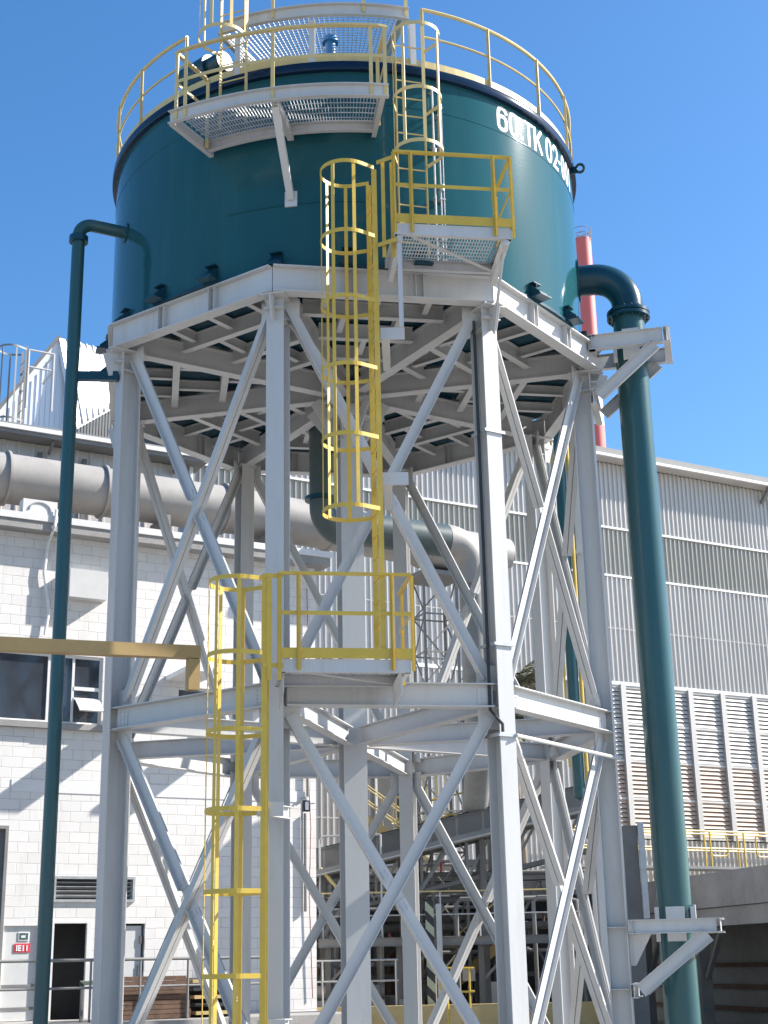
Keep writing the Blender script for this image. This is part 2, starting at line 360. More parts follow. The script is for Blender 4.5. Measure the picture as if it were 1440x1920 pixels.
# ================================================================== TANK
TR = 3.88; TB, TT = 10.955, 14.25
tank = thing('storage_tank', 'large teal cylindrical storage tank lettered 60:TK 02-001 on top of the white tower', 'tank', (0, 0, TB))
m = MB(); m.lathe([(TR, TB + 0.02), (TR, TT)], 160); m.build('shell', 'teal', tank)
m = MB(); m.lathe([(0.001, 10.925), (3.93, 10.925), (3.93, 10.97), (0.001, 10.97)], 128, closed=True); m.build('floor_plate', 'tealdark', tank)  # underside shade put into the colour: darker teal than the shell
m = MB(); m.lathe([(TR + 0.002, 14.12), (TR + 0.07, 14.125), (TR + 0.075, 14.135), (TR + 0.075, 14.25), (TR + 0.07, 14.262), (TR + 0.002, 14.262)], 160, closed=True); m.build('top_rim', 'navy', tank)
m = MB(); m.lathe([(TR - 0.01, 14.252), (2.2, 14.52), (0.3, 14.72), (0.001, 14.72), (0.001, 14.24), (TR - 0.01, 14.24)], 96, closed=True); m.build('roof', 'teal', tank)
m = MB(); m.lathe([(TR - 0.004, 13.585), (TR + 0.004, 13.585), (TR + 0.005, 13.595), (TR + 0.004, 13.605), (TR - 0.004, 13.605)], 160, closed=True)
m.sweep(arcpts(-26, 6, TR + 0.003, 11.985, 32), REC(0.02, 0.018))
m.build('weld_seam', 'teal', tank)
for k in range(24):
    a = A0 + D(15 * k); n = ph(a); t = tg(a)
    m = MB()
    m.add([TR * n + t * s_ + Z * z_ for s_ in (-0.085, 0.085) for z_ in (10.98, 11.20)] + [n * (TR + 0.19) + t * s_ + Z * z_ for s_ in (-0.085, 0.085) for z_ in (10.98, 11.03)],
          [(0, 1, 3, 2), (0, 4, 5, 1), (2, 3, 7, 6), (1, 5, 7, 3), (0, 2, 6, 4), (4, 6, 7, 5)])
    m.box(n * (TR + 0.12) + Z * 10.966, (0.13, 0.12, 0.012), x=t, y=n)
    m.box(n * (TR + 0.05) + Z * 11.21, (0.09, 0.045, 0.007), x=t, y=n)
    m.build('anchor_lug', 'tealdark', tank)
for deg in (74, -101, 165):
    a = D(deg); n = ph(a); m = MB(); ring = []
    m.tube([n * (TR + 0.17) + Z * 14.14 + n * (0.065 * math.cos(q)) + Z * (0.075 * math.sin(q)) for q in [2 * math.pi * i / 16 for i in range(16)]], 0.024, 8, closed=True)
    m.box(n * (TR + 0.06) + Z * 14.12, (0.012, 0.06, 0.06), x=tg(a), y=n); m.build('lifting_lug', 'tealdark', tank)
# lettering bent round the shell
SW = 0.062                                   # stroke width of the painted characters
def stroke(mb, pts, u0, w, h, lift, sw=SW, closed=False):
    """flat painted stroke along pts (unit box), laid on the shell"""
    P_ = [(u0 + sw / 2 + x * (w - sw), sw / 2 + y * (h - sw)) for x, y in pts]; n = len(P_); L_, R_ = [], []
    for i, p in enumerate(P_):
        a_ = P_[i - 1] if (i or closed) else p; c_ = P_[(i + 1) % n] if (i < n - 1 or closed) else p
        d1 = V((p[0] - a_[0], p[1] - a_[1])); d2 = V((c_[0] - p[0], c_[1] - p[1]))
        if d1.length < 1e-9: d1 = d2
        if d2.length < 1e-9: d2 = d1
        d1.normalize(); d2.normalize(); t = (d1 + d2).normalized(); nn_ = V((-t.y, t.x)); k = sw / 2 / max(0.5, nn_.dot(V((-d1.y, d1.x))))
        e = 0 if closed or 0 < i < n - 1 else (-sw / 2 if i == 0 else sw / 2)
        q = V(p) + t * e; L_.append(q + nn_ * k); R_.append(q - nn_ * k)
    on = lambda q: pol(q.x / TR, TR + 0.002 + lift, 13.625 + q.y)
    m_ = n if closed else n - 1
    mb.add([on(q) for q in L_] + [on(q) for q in R_], [(i, (i + 1) % n, n + (i + 1) % n, n + i) for i in range(m_)])
ring = lambda cy, ry, n=20: [(0.5 + 0.5 * (abs(math.cos(q)) ** 0.75) * (1 if math.cos(q) > 0 else -1), cy + ry * (abs(math.sin(q)) ** 0.75) * (1 if math.sin(q) > 0 else -1)) for q in [2 * math.pi * (i + .5) / n for i in range(n)]]
GL = {'0': [(ring(0.5, 0.5), True)], '6': [(ring(0.31, 0.31), True), ([(0.0, 0.31), (0.0, 0.62), (0.05, 0.82), (0.2, 0.97), (0.5, 1.0), (0.8, 0.97), (0.97, 0.84)], False)],
      'T': [([(0, 1), (1, 1)], False), ([(0.5, 0.9), (0.5, 0)], False)], 'K': [([(0, 0), (0, 1)], False), ([(0.12, 0.40), (1, 1.0)], False), ([(0.35, 0.58), (1, 0.0)], False)],
      '2': [([(0.02, 0.80), (0.1, 0.93), (0.3, 1.0), (0.7, 1.0), (0.93, 0.9), (1.0, 0.75), (0.93, 0.55), (0.05, 0.02), (1.0, 0.02)], False)], '-': [([(0, 0.48), (1, 0.48)], False)],
      ':': [([(0.5, 0.08), (0.5, 0.10)], False), ([(0.5, 0.60), (0.5, 0.62)], False)], '1': [([(0.65, 0), (0.65, 1)], False), ([(0.0, 0.80), (0.55, 0.97)], False)]}
mk = MB()
for ch_, ctr, wd in (('6', 38.2, 3.4), ('0', 41.9, 3.2), (':', 44.6, 1.0), ('T', 47.3, 3.3), ('K', 51.1, 3.6), ('0', 56.2, 3.3), ('2', 59.9, 3.2), ('-', 62.5, 1.3), ('0', 65.1, 2.8), ('0', 68.4, 2.8), ('1', 71.2, 1.9)):
    u0 = D(ctr - wd / 2) * TR
    for i, (pts_, cl) in enumerate(GL[ch_]): stroke(mk, pts_, u0, D(wd) * TR, 0.435, 0.001 * i, closed=cl)
o = mk.build('marking', 'letter', tank)
# level gauge pipes on the shell
gauge = thing('level_gauge', 'thin pale level gauge tubes running up the teal tank shell right of the upper ladder', 'gauge', pol(D(20), 3.95, 11.1))
for dd, z0, z1, r in ((19.0, 11.08, 13.95, 0.016), (20.3, 11.08, 13.55, 0.011), (21.0, 11.08, 13.7, 0.008)):
    m = MB(); m.tube([pol(D(dd), TR + 0.09, z0), pol(D(dd), TR + 0.09, z1)], r, 8)
    for zz in (12.1, 12.95, z1 - 0.08): m.box(pol(D(dd), TR + 0.05, zz), (0.02, 0.05, 0.012), x=tg(D(dd)), y=ph(D(dd)))
    m.build('tube', 'galv', gauge)
for dd, zz in ((20.6, 13.62), (20.6, 12.28), (19.1, 12.85)):
    m = MB(); m.tube([pol(D(dd), TR + 0.09, zz - 0.05), pol(D(dd), TR + 0.09, zz + 0.05)], 0.034, 10); m.build('fitting', 'galv', gauge)
# drain outlet and discharge line beneath the tank
dr = thing('discharge_pipe', 'dark teal discharge pipe dropping from the tank floor behind the centre column', 'pipe', (-0.5, 1.5, 10.9))
m = MB(); m.tube([(-0.5, 1.5, 10.92), (-0.5, 1.5, 9.2)] + elbow(V((-0.5, 1.5, 8.72)), (0, 0, -1), (0.75, 0.66, 0), 0.42) + [V((-0.5, 1.5, 8.72)) + V((0.75, 0.66, 0)) * 0.6], 0.19, 20); m.build('pipe_run', 'greygreen', dr)
for zz in (10.55, 9.25):
    m = MB(); m.tube([(-0.5, 1.5, zz), (-0.5, 1.5, zz + 0.06)], 0.27, 20); m.build('flange', 'tealdark', dr)
dr2 = thing('transfer_pipe', 'teal and pale transfer pipe with an elbow crossing behind the right half of the tower', 'pipe', (0.4, 6.2, 9.9))
P0 = WP(4.2, 0, 10.98, -7.75); P1 = WP(6.6, 0, 10.98, -7.75)
m = MB(); m.tube([P0, P1], 0.385, 24); m.build('teal_section', 'greygreen', dr2)
m = MB(); m.tube([P1] + elbow(P1 + WD * 0.72, WD, -Z, 0.62) + [P1 + WD * 0.72 - Z * 1.0], 0.39, 24); m.build('elbow', 'duct', dr2)
m = MB(); Q_ = P1 + WD * 0.72; m.tube([Q_ - Z * 1.0, V((Q_.x, Q_.y, 6.2)), V((Q_.x, Q_.y + 0.12, 5.9)), V((Q_.x, Q_.y + 1.55, 5.05))], 0.30, 20); m.build('riser', 'midsteel', dr2)

# ================================================================== RAILINGS / PLATFORMS / LADDERS
def arc_grating(mb, a0, a1, r0, r1, z, pitch=0.05, cross=0.12, h=0.012):
    n = int(D(a1 - a0) * (r0 + r1) / 2 / pitch)
    for i in range(1, n):
        a = D(a0 + (a1 - a0) * i / n); c = pol(a, (r0 + r1) / 2, z)
        mb.box(c, (0.004, (r1 - r0) / 2, h), x=tg(a), y=ph(a))
    k = int((r1 - r0) / cross)
    for j in range(1, k):
        mb.sweep(arcpts(a0, a1, r0 + (r1 - r0) * j / k, z, 16), REC(0.008, 0.012))
    return mb
def flat_grating(mb, o, x, y, lx, ly, pitch=0.05, cross=0.1, h=0.012):
    n = int(lx / pitch)
    for i in range(n + 1): mb.box(o + x * (lx * i / n) + y * ly / 2, (0.004, ly / 2, h), x=x, y=y)
    n = int(ly / cross)
    for i in range(n + 1): mb.box(o + y * (ly * i / n) + x * lx / 2, (lx / 2, 0.004, 0.006), x=x, y=y)
    return mb
def rail_bar(path, w=0.06, h=0.012, up=(0, 0, 1)): m = MB(); m.sweep(path, REC(w, h), up); return m

# --- rim guard rail round the tank roof
rr = thing('rim_guard_rail', 'curved pale yellow guard rail round the top edge of the teal tank', 'railing', (0, 0, 14.26))
RR = 3.90
m = MB(); m.tube(arcpts(17.6, 322, RR, 15.31, 120), 0.029, 8); m.build('top_rail', 'paleyellow', rr)
m = MB(); m.tube(arcpts(17.6, 322, RR, 14.83, 120), 0.019, 6); m.build('middle_rail', 'paleyellow', rr)
m = MB(); m.sweep(arcpts(17.6, 377, RR, 14.345, 140), REC(0.008, 0.13)); m.build('toe_board', 'paleyellow', rr)
for i in range(19):
    a = D(17.6 + (322 - 17.6) * i / 18)
    m = MB(); m.box(pol(a, RR + 0.012, 14.78), (0.026, 0.008, 0.53), x=tg(a), y=ph(a)); m.box(pol(a, RR + 0.028, 14.78), (0.006, 0.016, 0.53), x=tg(a), y=ph(a)); m.build('post', 'paleyellow', rr)

# --- curved front platform high on the shell
fp = thing('curved_front_platform', 'curved grated access platform bracketed to the front of the teal tank near its top', 'platform', pol(D(-12), 4.4, 13.1))
FA0, FA1, FR0, FR1 = -30.2, 7.2, 4.0, 4.9
m = MB(); m.sweep(arcpts(FA0, FA1, FR1, 13.11, 30), CH(0.07, 0.20, 0.012)); m.build('outer_beam', 'white', fp)
m = MB(); m.sweep(arcpts(FA0 + .6, FA1 - .6, FR0, 13.11, 30), CH(0.07, 0.16, 0.012)); m.build('inner_beam', 'white', fp)
for a in (FA0 + 0.5, FA1 - 0.5):
    m = MB(); m.prism(CH(0.07, 0.16, 0.012), pol(D(a), TR + 0.02, 13.10), pol(D(a), FR1 - 0.01, 13.10)); m.build('end_beam', 'white', fp)
m = MB(); m.prism(REC(0.09, 0.14), pol(D(-11.5), TR + 0.02, 13.08), pol(D(-11.5), FR1 - 0.08, 13.08)); m.build('bearer', 'white', fp)
m = MB(); m.prism(REC(0.10, 0.08), pol(D(-11.5), TR + 0.02, 12.06), pol(D(-11.5), FR1 - 0.10, 13.0)); m.box(pol(D(-11.5), TR + 0.012, 12.06), (0.09, 0.012, 0.12), x=tg(D(-11.5)), y=ph(D(-11.5))); m.build('strut', 'white', fp)
m = arc_grating(MB(), FA0 + 0.8, FA1 - 0.8, FR0 + 0.02, FR1 - 0.02, 13.185, 0.045, 0.11); m.build('deck', 'grate', fp)
m = MB(); m.sweep([pol(D(FA0 + 1), FR0 + 0.1, 14.17)] + arcpts(FA0 + 1, FA1 - 0.3, FR1 + 0.02, 14.17, 30) + [pol(D(FA1 - 0.3), FR0 + 0.15, 14.17)], REC(0.06, 0.035)); m.build('top_rail', 'paleyellow', fp)
m = MB(); m.sweep([pol(D(FA0 + 1), FR0 + 0.1, 13.68)] + arcpts(FA0 + 1, FA1 - 0.3, FR1 + 0.02, 13.68, 30) + [pol(D(FA1 - 0.3), FR0 + 0.15, 13.68)], REC(0.012, 0.05)); m.build('middle_rail', 'paleyellow', fp)
for a, r in ((FA0 + 1.2, FR1 + .02), (FA0 + 3.0, FR1 + .02), (-11.6, FR1 + .02), (4.4, FR1 + .02), (FA1 - 0.5, FR1 + .02), (FA0 + 1.2, 4.15), (FA1 - .5, 4.2)):
    m = MB(); m.box(pol(D(a), r, 13.60), (0.026, 0.007, 0.57), x=tg(D(a)), y=ph(D(a))); m.box(pol(D(a), r - 0.022, 13.60), (0.006, 0.018, 0.57), x=tg(D(a)), y=ph(D(a))); m.build('post', 'paleyellow', fp)

# --- roof platform above the rim
rp = thing('roof_platform', 'curved grated walkway raised above the teal tank roof on short white legs', 'platform', pol(D(-7), 3, 15))
PA0, PA1, PR0, PR1 = -28, 14.2, 1.9, 3.97
m = MB(); m.sweep(arcpts(PA0, PA1, PR1, 15.11, 30), CH(0.07, 0.20, 0.012)); m.build('outer_beam', 'white', rp)
m = MB(); m.sweep(arcpts(PA0, PA1, PR0, 15.11, 30), CH(0.07, 0.18, 0.012)); m.build('inner_beam', 'white', rp)
for a in (PA0 + 0.6, PA1 - 0.5):
    m = MB(); m.prism(CH(0.07, 0.18, 0.012), pol(D(a), PR0 + .02, 15.10), pol(D(a), PR1 - 0.01, 15.10)); m.build('end_beam', 'white', rp)
m = arc_grating(MB(), PA0 + 1, PA1 - 1, PR0 + 0.02, PR1 - 0.02, 15.19, 0.06, 0.06); m.build('deck', 'grate', rp)
m = MB(); m.box(pol(D(-16), 3.0, 15.214), (0.75, 0.85, 0.004), x=tg(D(-16)), y=ph(D(-16))); m.build('floor_sheet', 'grate', rp) if False else None
for a, r in ((-6.9, 3.86), (15.2, 3.90), (-24, 3.86), (-20, 2.1), (8, 2.1)):
    zb = 14.262 if r > 3 else 14.52
    m = MB(); m.box(pol(D(a), r, (zb + 15.02) / 2), (0.045, 0.045, (15.02 - zb) / 2), x=tg(D(a)), y=ph(D(a))); m.build('leg', 'white', rp)
for a in (-15.2, 4.4, 13.6):
    m = MB(); m.box(pol(D(a), PR1 + .02, 15.70), (0.026, 0.007, 0.62), x=tg(D(a)), y=ph(D(a))); m.box(pol(D(a), PR1, 15.70), (0.006, 0.018, 0.62), x=tg(D(a)), y=ph(D(a))); m.build('post', 'paleyellow', rp)
for zz in (16.30, 15.78):
    m = MB(); m.sweep(arcpts(-15.5, PA1 - 0.5, PR1 + 0.02, zz, 20), REC(0.05, 0.035)); m.build('rail', 'paleyellow', rp)
# --- machinery on the roof
mo = thing('mixer_motor', 'dark blue mixer motor lying on the tank roof below the grated walkway', 'motor', pol(D(-33), 3.1, 14.4))
c0 = V((-2.22, -2.45, 15.08))
m = MB(); m.tube([c0 - tg(D(-42)) * 0.35, c0 + tg(D(-42)) * 0.22], 0.23, 20); m.build('housing', 'tealdark', mo)
m = MB(); m.tube([c0 + tg(D(-42)) * 0.22, c0 + tg(D(-42)) * 0.50], 0.17, 20); m.build('fan_cover', 'tealdark', mo)
m = MB(); m.box(c0 - Z * 0.46, (0.22, 0.2, 0.28), x=tg(D(-42))); m.build('mount', 'tealdark', mo)
vt = thing('vent_pipe', 'short bright blue vent pipe with a flanged cap rising from the tank roof', 'vent', pol(D(-3), 2.9, 14.4))
c0 = pol(D(-3.6), 3.2, 14.3)
m = MB(); m.tube([c0, c0 + Z * 0.86], 0.085, 14); m.build('stack', 'blue', vt)
m = MB(); m.tube([c0 + Z * 0.80, c0 + Z * 0.88], 0.125, 14); m.build('cap', 'blue', vt)

# --- ladder with safety cage
def ladder(name, label, base, f, z0, z1, cz, par_mat, w=0.42, R=0.345, nb=5, stw=0.035, grp='caged access ladders', bars=True, str_z1=None):
    """base: midpoint between the stringers; f: direction the climber's back faces"""
    f = V(f).normalized(); s = Z.cross(f).normalized(); base = V(base)
    t = thing(name, label, 'ladder', (base.x, base.y, z0), grp)
    for sg in (-1, 1):
        m = MB(); m.box(base + s * sg * w / 2 + Z * ((z0 + (str_z1 or z1)) / 2), (stw, 0.006, ((str_z1 or z1) - z0) / 2), x=f, y=s); m.build('stringer', par_mat, t)
    n = int(((str_z1 or z1) - z0) / 0.29)
    for i in range(n):
        zz = z0 + 0.18 + i * 0.29
        m = MB(); m.tube([base - s * (w / 2) + Z * zz, base + s * (w / 2) + Z * zz], 0.011, 6); m.build('rung', par_mat, t)
    c = base + f * 0.36
    def loop(zz, q0=-118, q1=118, rr=R):
        pts = [c + (f * math.cos(D(q)) + s * math.sin(D(q))) * rr + Z * zz for q in [q0 + (q1 - q0) * i / 28 for i in range(29)]]
        pts = [base - s * w / 2 + Z * zz] + pts + [base + s * w / 2 + Z * zz]
        return pts
    for zz in cz:
        m = MB(); m.sweep(loop(zz), REC(0.007, 0.055)); m.build('cage_hoop', par_mat, t)
    if bars:
        for i in range(nb):
            q = -100 + 200 * i / (nb - 1)
            d = f * math.cos(D(q)) + s * math.sin(D(q))
            m = MB(); m.box(c + d * (R - 0.008) + Z * ((cz[0] + cz[-1]) / 2), (0.004, 0.024, abs(cz[-1] - cz[0]) / 2 + 0.02), x=d, y=Z.cross(d)); m.build('cage_bar', par_mat, t)
    return t
ladder('caged_ladder', 'yellow caged ladder from the ground up to the lower landing', (-1.055, -4.74, 0), (-1, 0.0, 0), 0.0, 6.22, (0.59, 1.52, 2.45, 3.38, 4.31, 5.24, 6.17), 'yellow')
ladder('caged_ladder', 'yellow caged ladder climbing from the lower landing to the upper right landing', (0.355, -4.58, 0), (-1, -0.17, 0), 5.2, 12.03, (7.10, 8.06, 9.02, 9.98, 10.94, 11.98), 'yellow', str_z1=11.95)
a = D(13.3)
ladder('caged_ladder', 'pale yellow caged ladder running up the tank shell to the rim', pol(a, 4.15, 0), ph(a), 11.05, 15.2, (12.45, 13.3, 14.35), 'paleyellow', str_z1=14.75)
a = D(-22.5)
ladder('caged_ladder', 'topmost pale yellow caged ladder rising from the curved front platform above the roof', pol(a, 4.22, 0), ph(a), 13.22, 17.0, (14.45, 15.45, 16.4), 'paleyellow', str_z1=17.2)

# --- rectangular landings
def landing(name, label, o, x, lx, ly, z, par_rail, rails=True, drop=0.16):
    """o: front-left corner (xy), x: along the front, depth goes away along Z x x"""
    x = V(x).normalized(); y = Z.cross(x); o = V((o[0], o[1], 0))
    t = thing(name, label, 'platform', (o.x, o.y, z), 'steel landings')
    for nm, p0, p1 in (('front_beam', o, o + x * lx), ('rear_beam', o + y * ly + x * lx, o + y * ly), ('side_beam', o + y * (ly - .012) , o + y * .012), ('side_beam', o + x * lx + y * .012, o + x * lx + y * (ly - .012))):
        m = MB(); m.prism([(-q[0], q[1]) for q in CH(0.065, drop, 0.010)], p0 + Z * (z - drop / 2), p1 + Z * (z - drop / 2)); m.build(nm, 'white', t)
    m = flat_grating(MB(), o + x * 0.03 + y * 0.03 + Z * (z - 0.006), x, y, lx - 0.06, ly - 0.06, 0.04, 0.10); m.build('deck', 'grate', t)
    m = MB(); m.prism(REC(0.06, 0.008), o + x * 0.25 + y * 0.1 + Z * (z - drop + 0.02), o + x * (lx - 0.08) + y * (ly - 0.08) + Z * (z - drop + 0.02)); m.build('diagonal_tie', 'white', t)
    # front, right side and rear rails; left side is the ladder opening
    e = 0.02
    c = [o - y * e - x * e, o + x * (lx + e) - y * e, o + x * (lx + e) + y * (ly + e)]
    m = MB(); m.sweep([p + Z * (z + 1.07) for p in c], REC(0.055, 0.035)); m.build('top_rail', par_rail, t)
    m = MB(); m.sweep([p + Z * (z + 0.57) for p in c], REC(0.010, 0.050)); m.build('middle_rail', par_rail, t)
    m = MB(); m.sweep([p + Z * (z + 0.07) for p in c], REC(0.008, 0.13)); m.build('toe_board', par_rail, t)
    for p, d in ((o + x * (-e + .01) - y * e, x), (o + x * (0.14 * lx) - y * (e + .012), x), (o + x * (0.86 * lx) - y * (e + .012), x), (o + x * (lx + e) - y * (e - .02), y), (o + x * (lx + e + .012) + y * (ly - 0.05), y)):
        m = MB(); m.box(p + Z * (z + 0.46), (0.026, 0.007, 0.60), x=d); m.box(p + Z.cross(d) * -0.02 + Z * (z + 0.46), (0.006, 0.018, 0.60), x=d); m.build('post', par_rail, t)
    return t, x, y
ea = D(6.5); ex = V((math.cos(ea), math.sin(ea), 0))
lp, lx_, ly_ = landing('ladder_landing', 'lower yellow railed landing between the two caged ladders in front of the tower', (-0.865, -4.93), ex, 1.60, 0.98, 5.165, 'yellow')
for q in (0.05, 1.5):
    p = V((-0.865, -4.93, 0)) + lx_ * q
    m = MB(); m.prism(REC(0.012, 0.30), p + ly_ * 0.9 + Z * 4.86, p + ly_ * 0.10 + Z * 4.93, up=Z); m.build('bracket', 'white', lp)
mp_, mx_, my_ = landing('ladder_landing', 'upper yellow railed landing at the foot of the tank shell ladder', (0.66, -4.99), ex, 1.57, 1.06, 11.02, 'yellow')
for q in (0.06, 1.50):
    p = V((0.66, -4.99, 0)) + mx_ * q
    zlow = 9.55 if q < 1 else 9.95
    if q < 1:
        m = MB(); m.prism(REC(0.06, 0.06), p + my_ * 0.08 + Z * zlow, p + my_ * 0.08 + Z * 10.86, up=(0, 1, 0)); m.build('hanger', 'white', mp_)
    else:
        m = MB(); m.prism(REC(0.02, 0.10), p + my_ * 1.02 + Z * zlow, p + my_ * 0.10 + Z * 10.88); m.build('strut', 'white', mp_)
    m = MB(); m.prism(REC(0.07, 0.16), p + my_ * 0.98 + Z * 10.72, p + my_ * 0.02 + Z * 10.85); m.build('bracket', 'white', mp_)
# handrail gates linking ladders and landings
for nm, lab, x_, y0, y1, z0, z1 in (('ladder_gate', 'small yellow rail frame joining the ground ladder to the lower landing', -0.97, -4.97, -4.94, 5.0, 6.2), ('ladder_gate', 'small yellow rail frame joining the middle ladder to the upper landing', 0.53, -4.83, -4.99, 10.7, 12.03)):
    t = thing(nm, lab, 'railing', (x_, y0, z0))
    for i, zz in enumerate((z1, z0 + 0.08)):
        m = MB(); m.bar((x_ - 0.10, y0, zz), (x_ + 0.14, y1, zz), 0.012, 0.055); m.build('rail', 'yellow', t)
    for xx in (x_ - 0.02, x_ + 0.10):
        m = MB(); m.bar((xx, y0, z0 - 0.1), (xx, y0, z1), 0.05, 0.012, up=(0, 1, 0)); m.build('post', 'yellow', t)
# ladder stand-off brackets on the steelwork
for (p, q, lab) in (((-0.80, -3.99, 3.42), (-1.10, -4.50, 3.42), 'white stand-off bracket holding the ground ladder halfway up its height'),
                    ((-0.80, -3.99, 0.95), (-1.08, -4.50, 0.95), 'white stand-off bracket holding the foot of the ground ladder'),
                    ((0.52, -3.55, 7.55), (0.50, -4.62, 7.55), 'white stand-off bracket holding the middle ladder at the brace crossing'),
                    ((0.55, -3.55, 9.58), (0.50, -4.62, 9.58), 'white stand-off bracket holding the middle ladder below the upper landing')):
    p, q = V(p), V(q); m = MB(); m.prism(I(0.10, 0.15, 0.010, 0.008), p, q); x = V((1, 0, 0))
    m.box(q + V((0.10, -0.006, 0)), (0.16, 0.008, 0.085)); o = m.build('ladder_bracket', 'white'); tag(o, lab, 'bracket', 'ladder stand-off brackets')

# ================================================================== PIPES
# big right-hand line
bp = thing('outlet_pipe', 'thick green overflow pipe dropping from an elbow on the right of the tank', 'pipe', (4.56, -0.86, 0))
pa = math.atan2(4.56, 0.86); pn = ph(pa); pr = V((4.56, -0.86, 0)).length
top = V((4.56, -0.86, 12.27))
m = MB(); m.tube([pn * (TR - 0.03) + Z * 12.27, pn * (TR + 0.12) + Z * 12.27] + elbow(top, pn, -Z, 0.52, 12) + [V((4.56, -0.86, 11.62))], 0.252, 28); m.build('elbow', 'tealdark', bp)
m = MB(); m.tube([(4.56, -0.86, 11.50), (4.56, -0.86, 0)], 0.252, 28); m.build('riser', 'green', bp)
for zz in (11.505, 11.575):
    m = MB(); m.tube([(4.56, -0.86, zz), (4.56, -0.86, zz + 0.05)], 0.345, 28)
    for i in range(16):
        q = 2 * math.pi * i / 16
        m.tube([V((4.56 + .305 * math.cos(q), -0.86 + .305 * math.sin(q), zz - 0.03)), V((4.56 + .305 * math.cos(q), -0.86 + .305 * math.sin(q), zz + 0.08))], 0.018, 6)
    m.build('flange', 'tealdark', bp)
m = MB(); m.lathe([(0.252, 0), (0.34, 0.0), (0.34, 0.012), (0.252, 0.012)], 28, closed=True)
tmp = MB(); tmp.tube([pn * (TR - 0.01) + Z * 12.27, pn * (TR + 0.02) + Z * 12.27], 0.36, 28); tmp.build('reinforcing_pad', 'teal', bp)
def pipe_bracket(lab, zt, h, zl, rl, r1, colr):
    t = thing('pipe_bracket', lab, 'bracket', pol(VA[2], 4.1, zt), 'pipe brackets on the right column')
    n = ph(VA[2]); s = tg(VA[2])
    for o_ in (-0.30, 0.52):
        b0 = n * 4.0 + s * o_ + Z * (zt - h / 2); b1 = n * r1 + s * o_ + Z * (zt - h / 2)
        m = MB(); m.prism(I(0.10, h, 0.011, 0.009), b0, b1); m.build('arm', 'white', t)
        m = MB(); m.prism(CH(0.06, 0.19, 0.010), n * rl + s * o_ + Z * zl, n * (r1 - 0.12) + s * o_ + Z * (zt - h - 0.02)); m.build('strut', 'white', t)
    m = MB(); m.prism(I(0.10, h, 0.011, 0.009), n * 4.06 + s * -0.36 + Z * (zt - h / 2), n * 4.06 + s * 0.62 + Z * (zt - h / 2)); m.build('cross_beam', 'white', t)
    m = MB(); m.prism(I(0.10, h, 0.011, 0.009), n * (r1 + .06) + s * -0.36 + Z * (zt - h / 2), n * (r1 + .06) + s * 0.60 + Z * (zt - h / 2)); m.build('end_beam', 'white', t)
    m = MB(); m.prism(I(0.10, h, 0.011, 0.009), n * 4.03 + s * -0.36 + Z * (zl), n * 4.03 + s * 0.62 + Z * (zl)); m.build('cross_beam', 'white', t)
    g0 = MB(); P_ = [n * 3.985 + Z * (zt - h - 0.002), n * 4.02 + Z * (zt - h - 0.002), n * 4.30 + Z * (zt - h - 0.002), n * 4.06 + Z * (zt - h - 0.42), n * 3.985 + Z * (zt - h - 0.42)]
    g0.add([q + s * e for e in (-0.006, 0.006) for q in P_], [(0, 1, 2, 3, 4), (9, 8, 7, 6, 5)] + [(i, 5 + i, 5 + (i + 1) % 5, (i + 1) % 5) for i in range(5)]); g0.build('haunch_plate', 'white', t)
    # saddle plates clasping the pipe
    c = V((4.56, -0.86, zt)); 
    for e, hw in ((-0.24, 0.03), (0.02, 0.13), (0.265, 0.035)):
        m = MB(); m.box(c - s * (0.275 if abs(e) < .1 else 0.20) + n * e - Z * 0.06, (hw, 0.012, h / 2 + 0.14), x=n, y=s); m.build('saddle_plate', 'white', t)
    m = MB(); m.box(c + n * 0.285 + Z * 0.07, (0.012, 0.14, 0.13), x=n, y=s); m.build('saddle_plate', 'white', t)
    return t
pipe_bracket('white steel bracket with diagonal struts holding the green pipe at the top ring', 11.02, 0.25, 9.98, 4.12, 5.16, None)
pipe_bracket('white steel bracket with diagonal struts holding the green pipe near the ground', 2.14, 0.19, 1.20, 4.12, 5.20, None)
# gussets from the right column out to the brackets
# slim left-hand line
sp = thing('inlet_pipe', 'slim teal fill pipe standing left of the tower and bending into the tank', 'pipe', (-4.13, -2.06, 0))
la = math.atan2(-4.13, 2.06); ln = ph(la)
ct = V((-4.13, -2.06, 12.68))
m = MB(); m.tube([(-4.13, -2.06, 0), (-4.13, -2.06, 12.3)] + elbow(ct, Z, -ln, 0.22, 8) + [ln * (TR - 0.02) + Z * 12.68], 0.098, 18); m.build('pipe_run', 'green', sp)
for zz in (12.34,):
    m = MB(); m.tube([(-4.13, -2.06, zz), (-4.13, -2.06, zz + 0.10)], 0.145, 18); m.build('collar', 'tealdark', sp)
m = MB(); m.tube([ln * (TR) + Z * 12.68, ln * (TR + 0.02) + Z * 12.68], 0.16, 18); m.build('reinforcing_pad', 'teal', sp)
m = MB(); m.prism(REC(0.10, 0.14), (-4.13, -2.06, 10.11), pol(VA[7], RC + 0.16, 10.11)); m.build('support_arm', 'tealdark', sp)
# ochre goal-post beam
gb = thing('pipe_rack_beam', 'ochre square rack beam running off to the left from the left tie beam', 'beam', (-2.05, -3.30, 5.1))
e0 = V((-2.02, -3.30, 5.60)); e1 = V((-6.6, -5.35, 5.45))
m = MB(); m.prism(REC(0.15, 0.17), e0, e1); m.build('rail_beam', 'ochre', gb)
m = MB(); dd = (e1 - e0).normalized(); m.box(e0 + dd * 0.08 - Z * 0.30, (0.075, 0.075, 0.205), x=V((dd.x, dd.y, 0))); m.build('stub_post', 'ochre', gb)
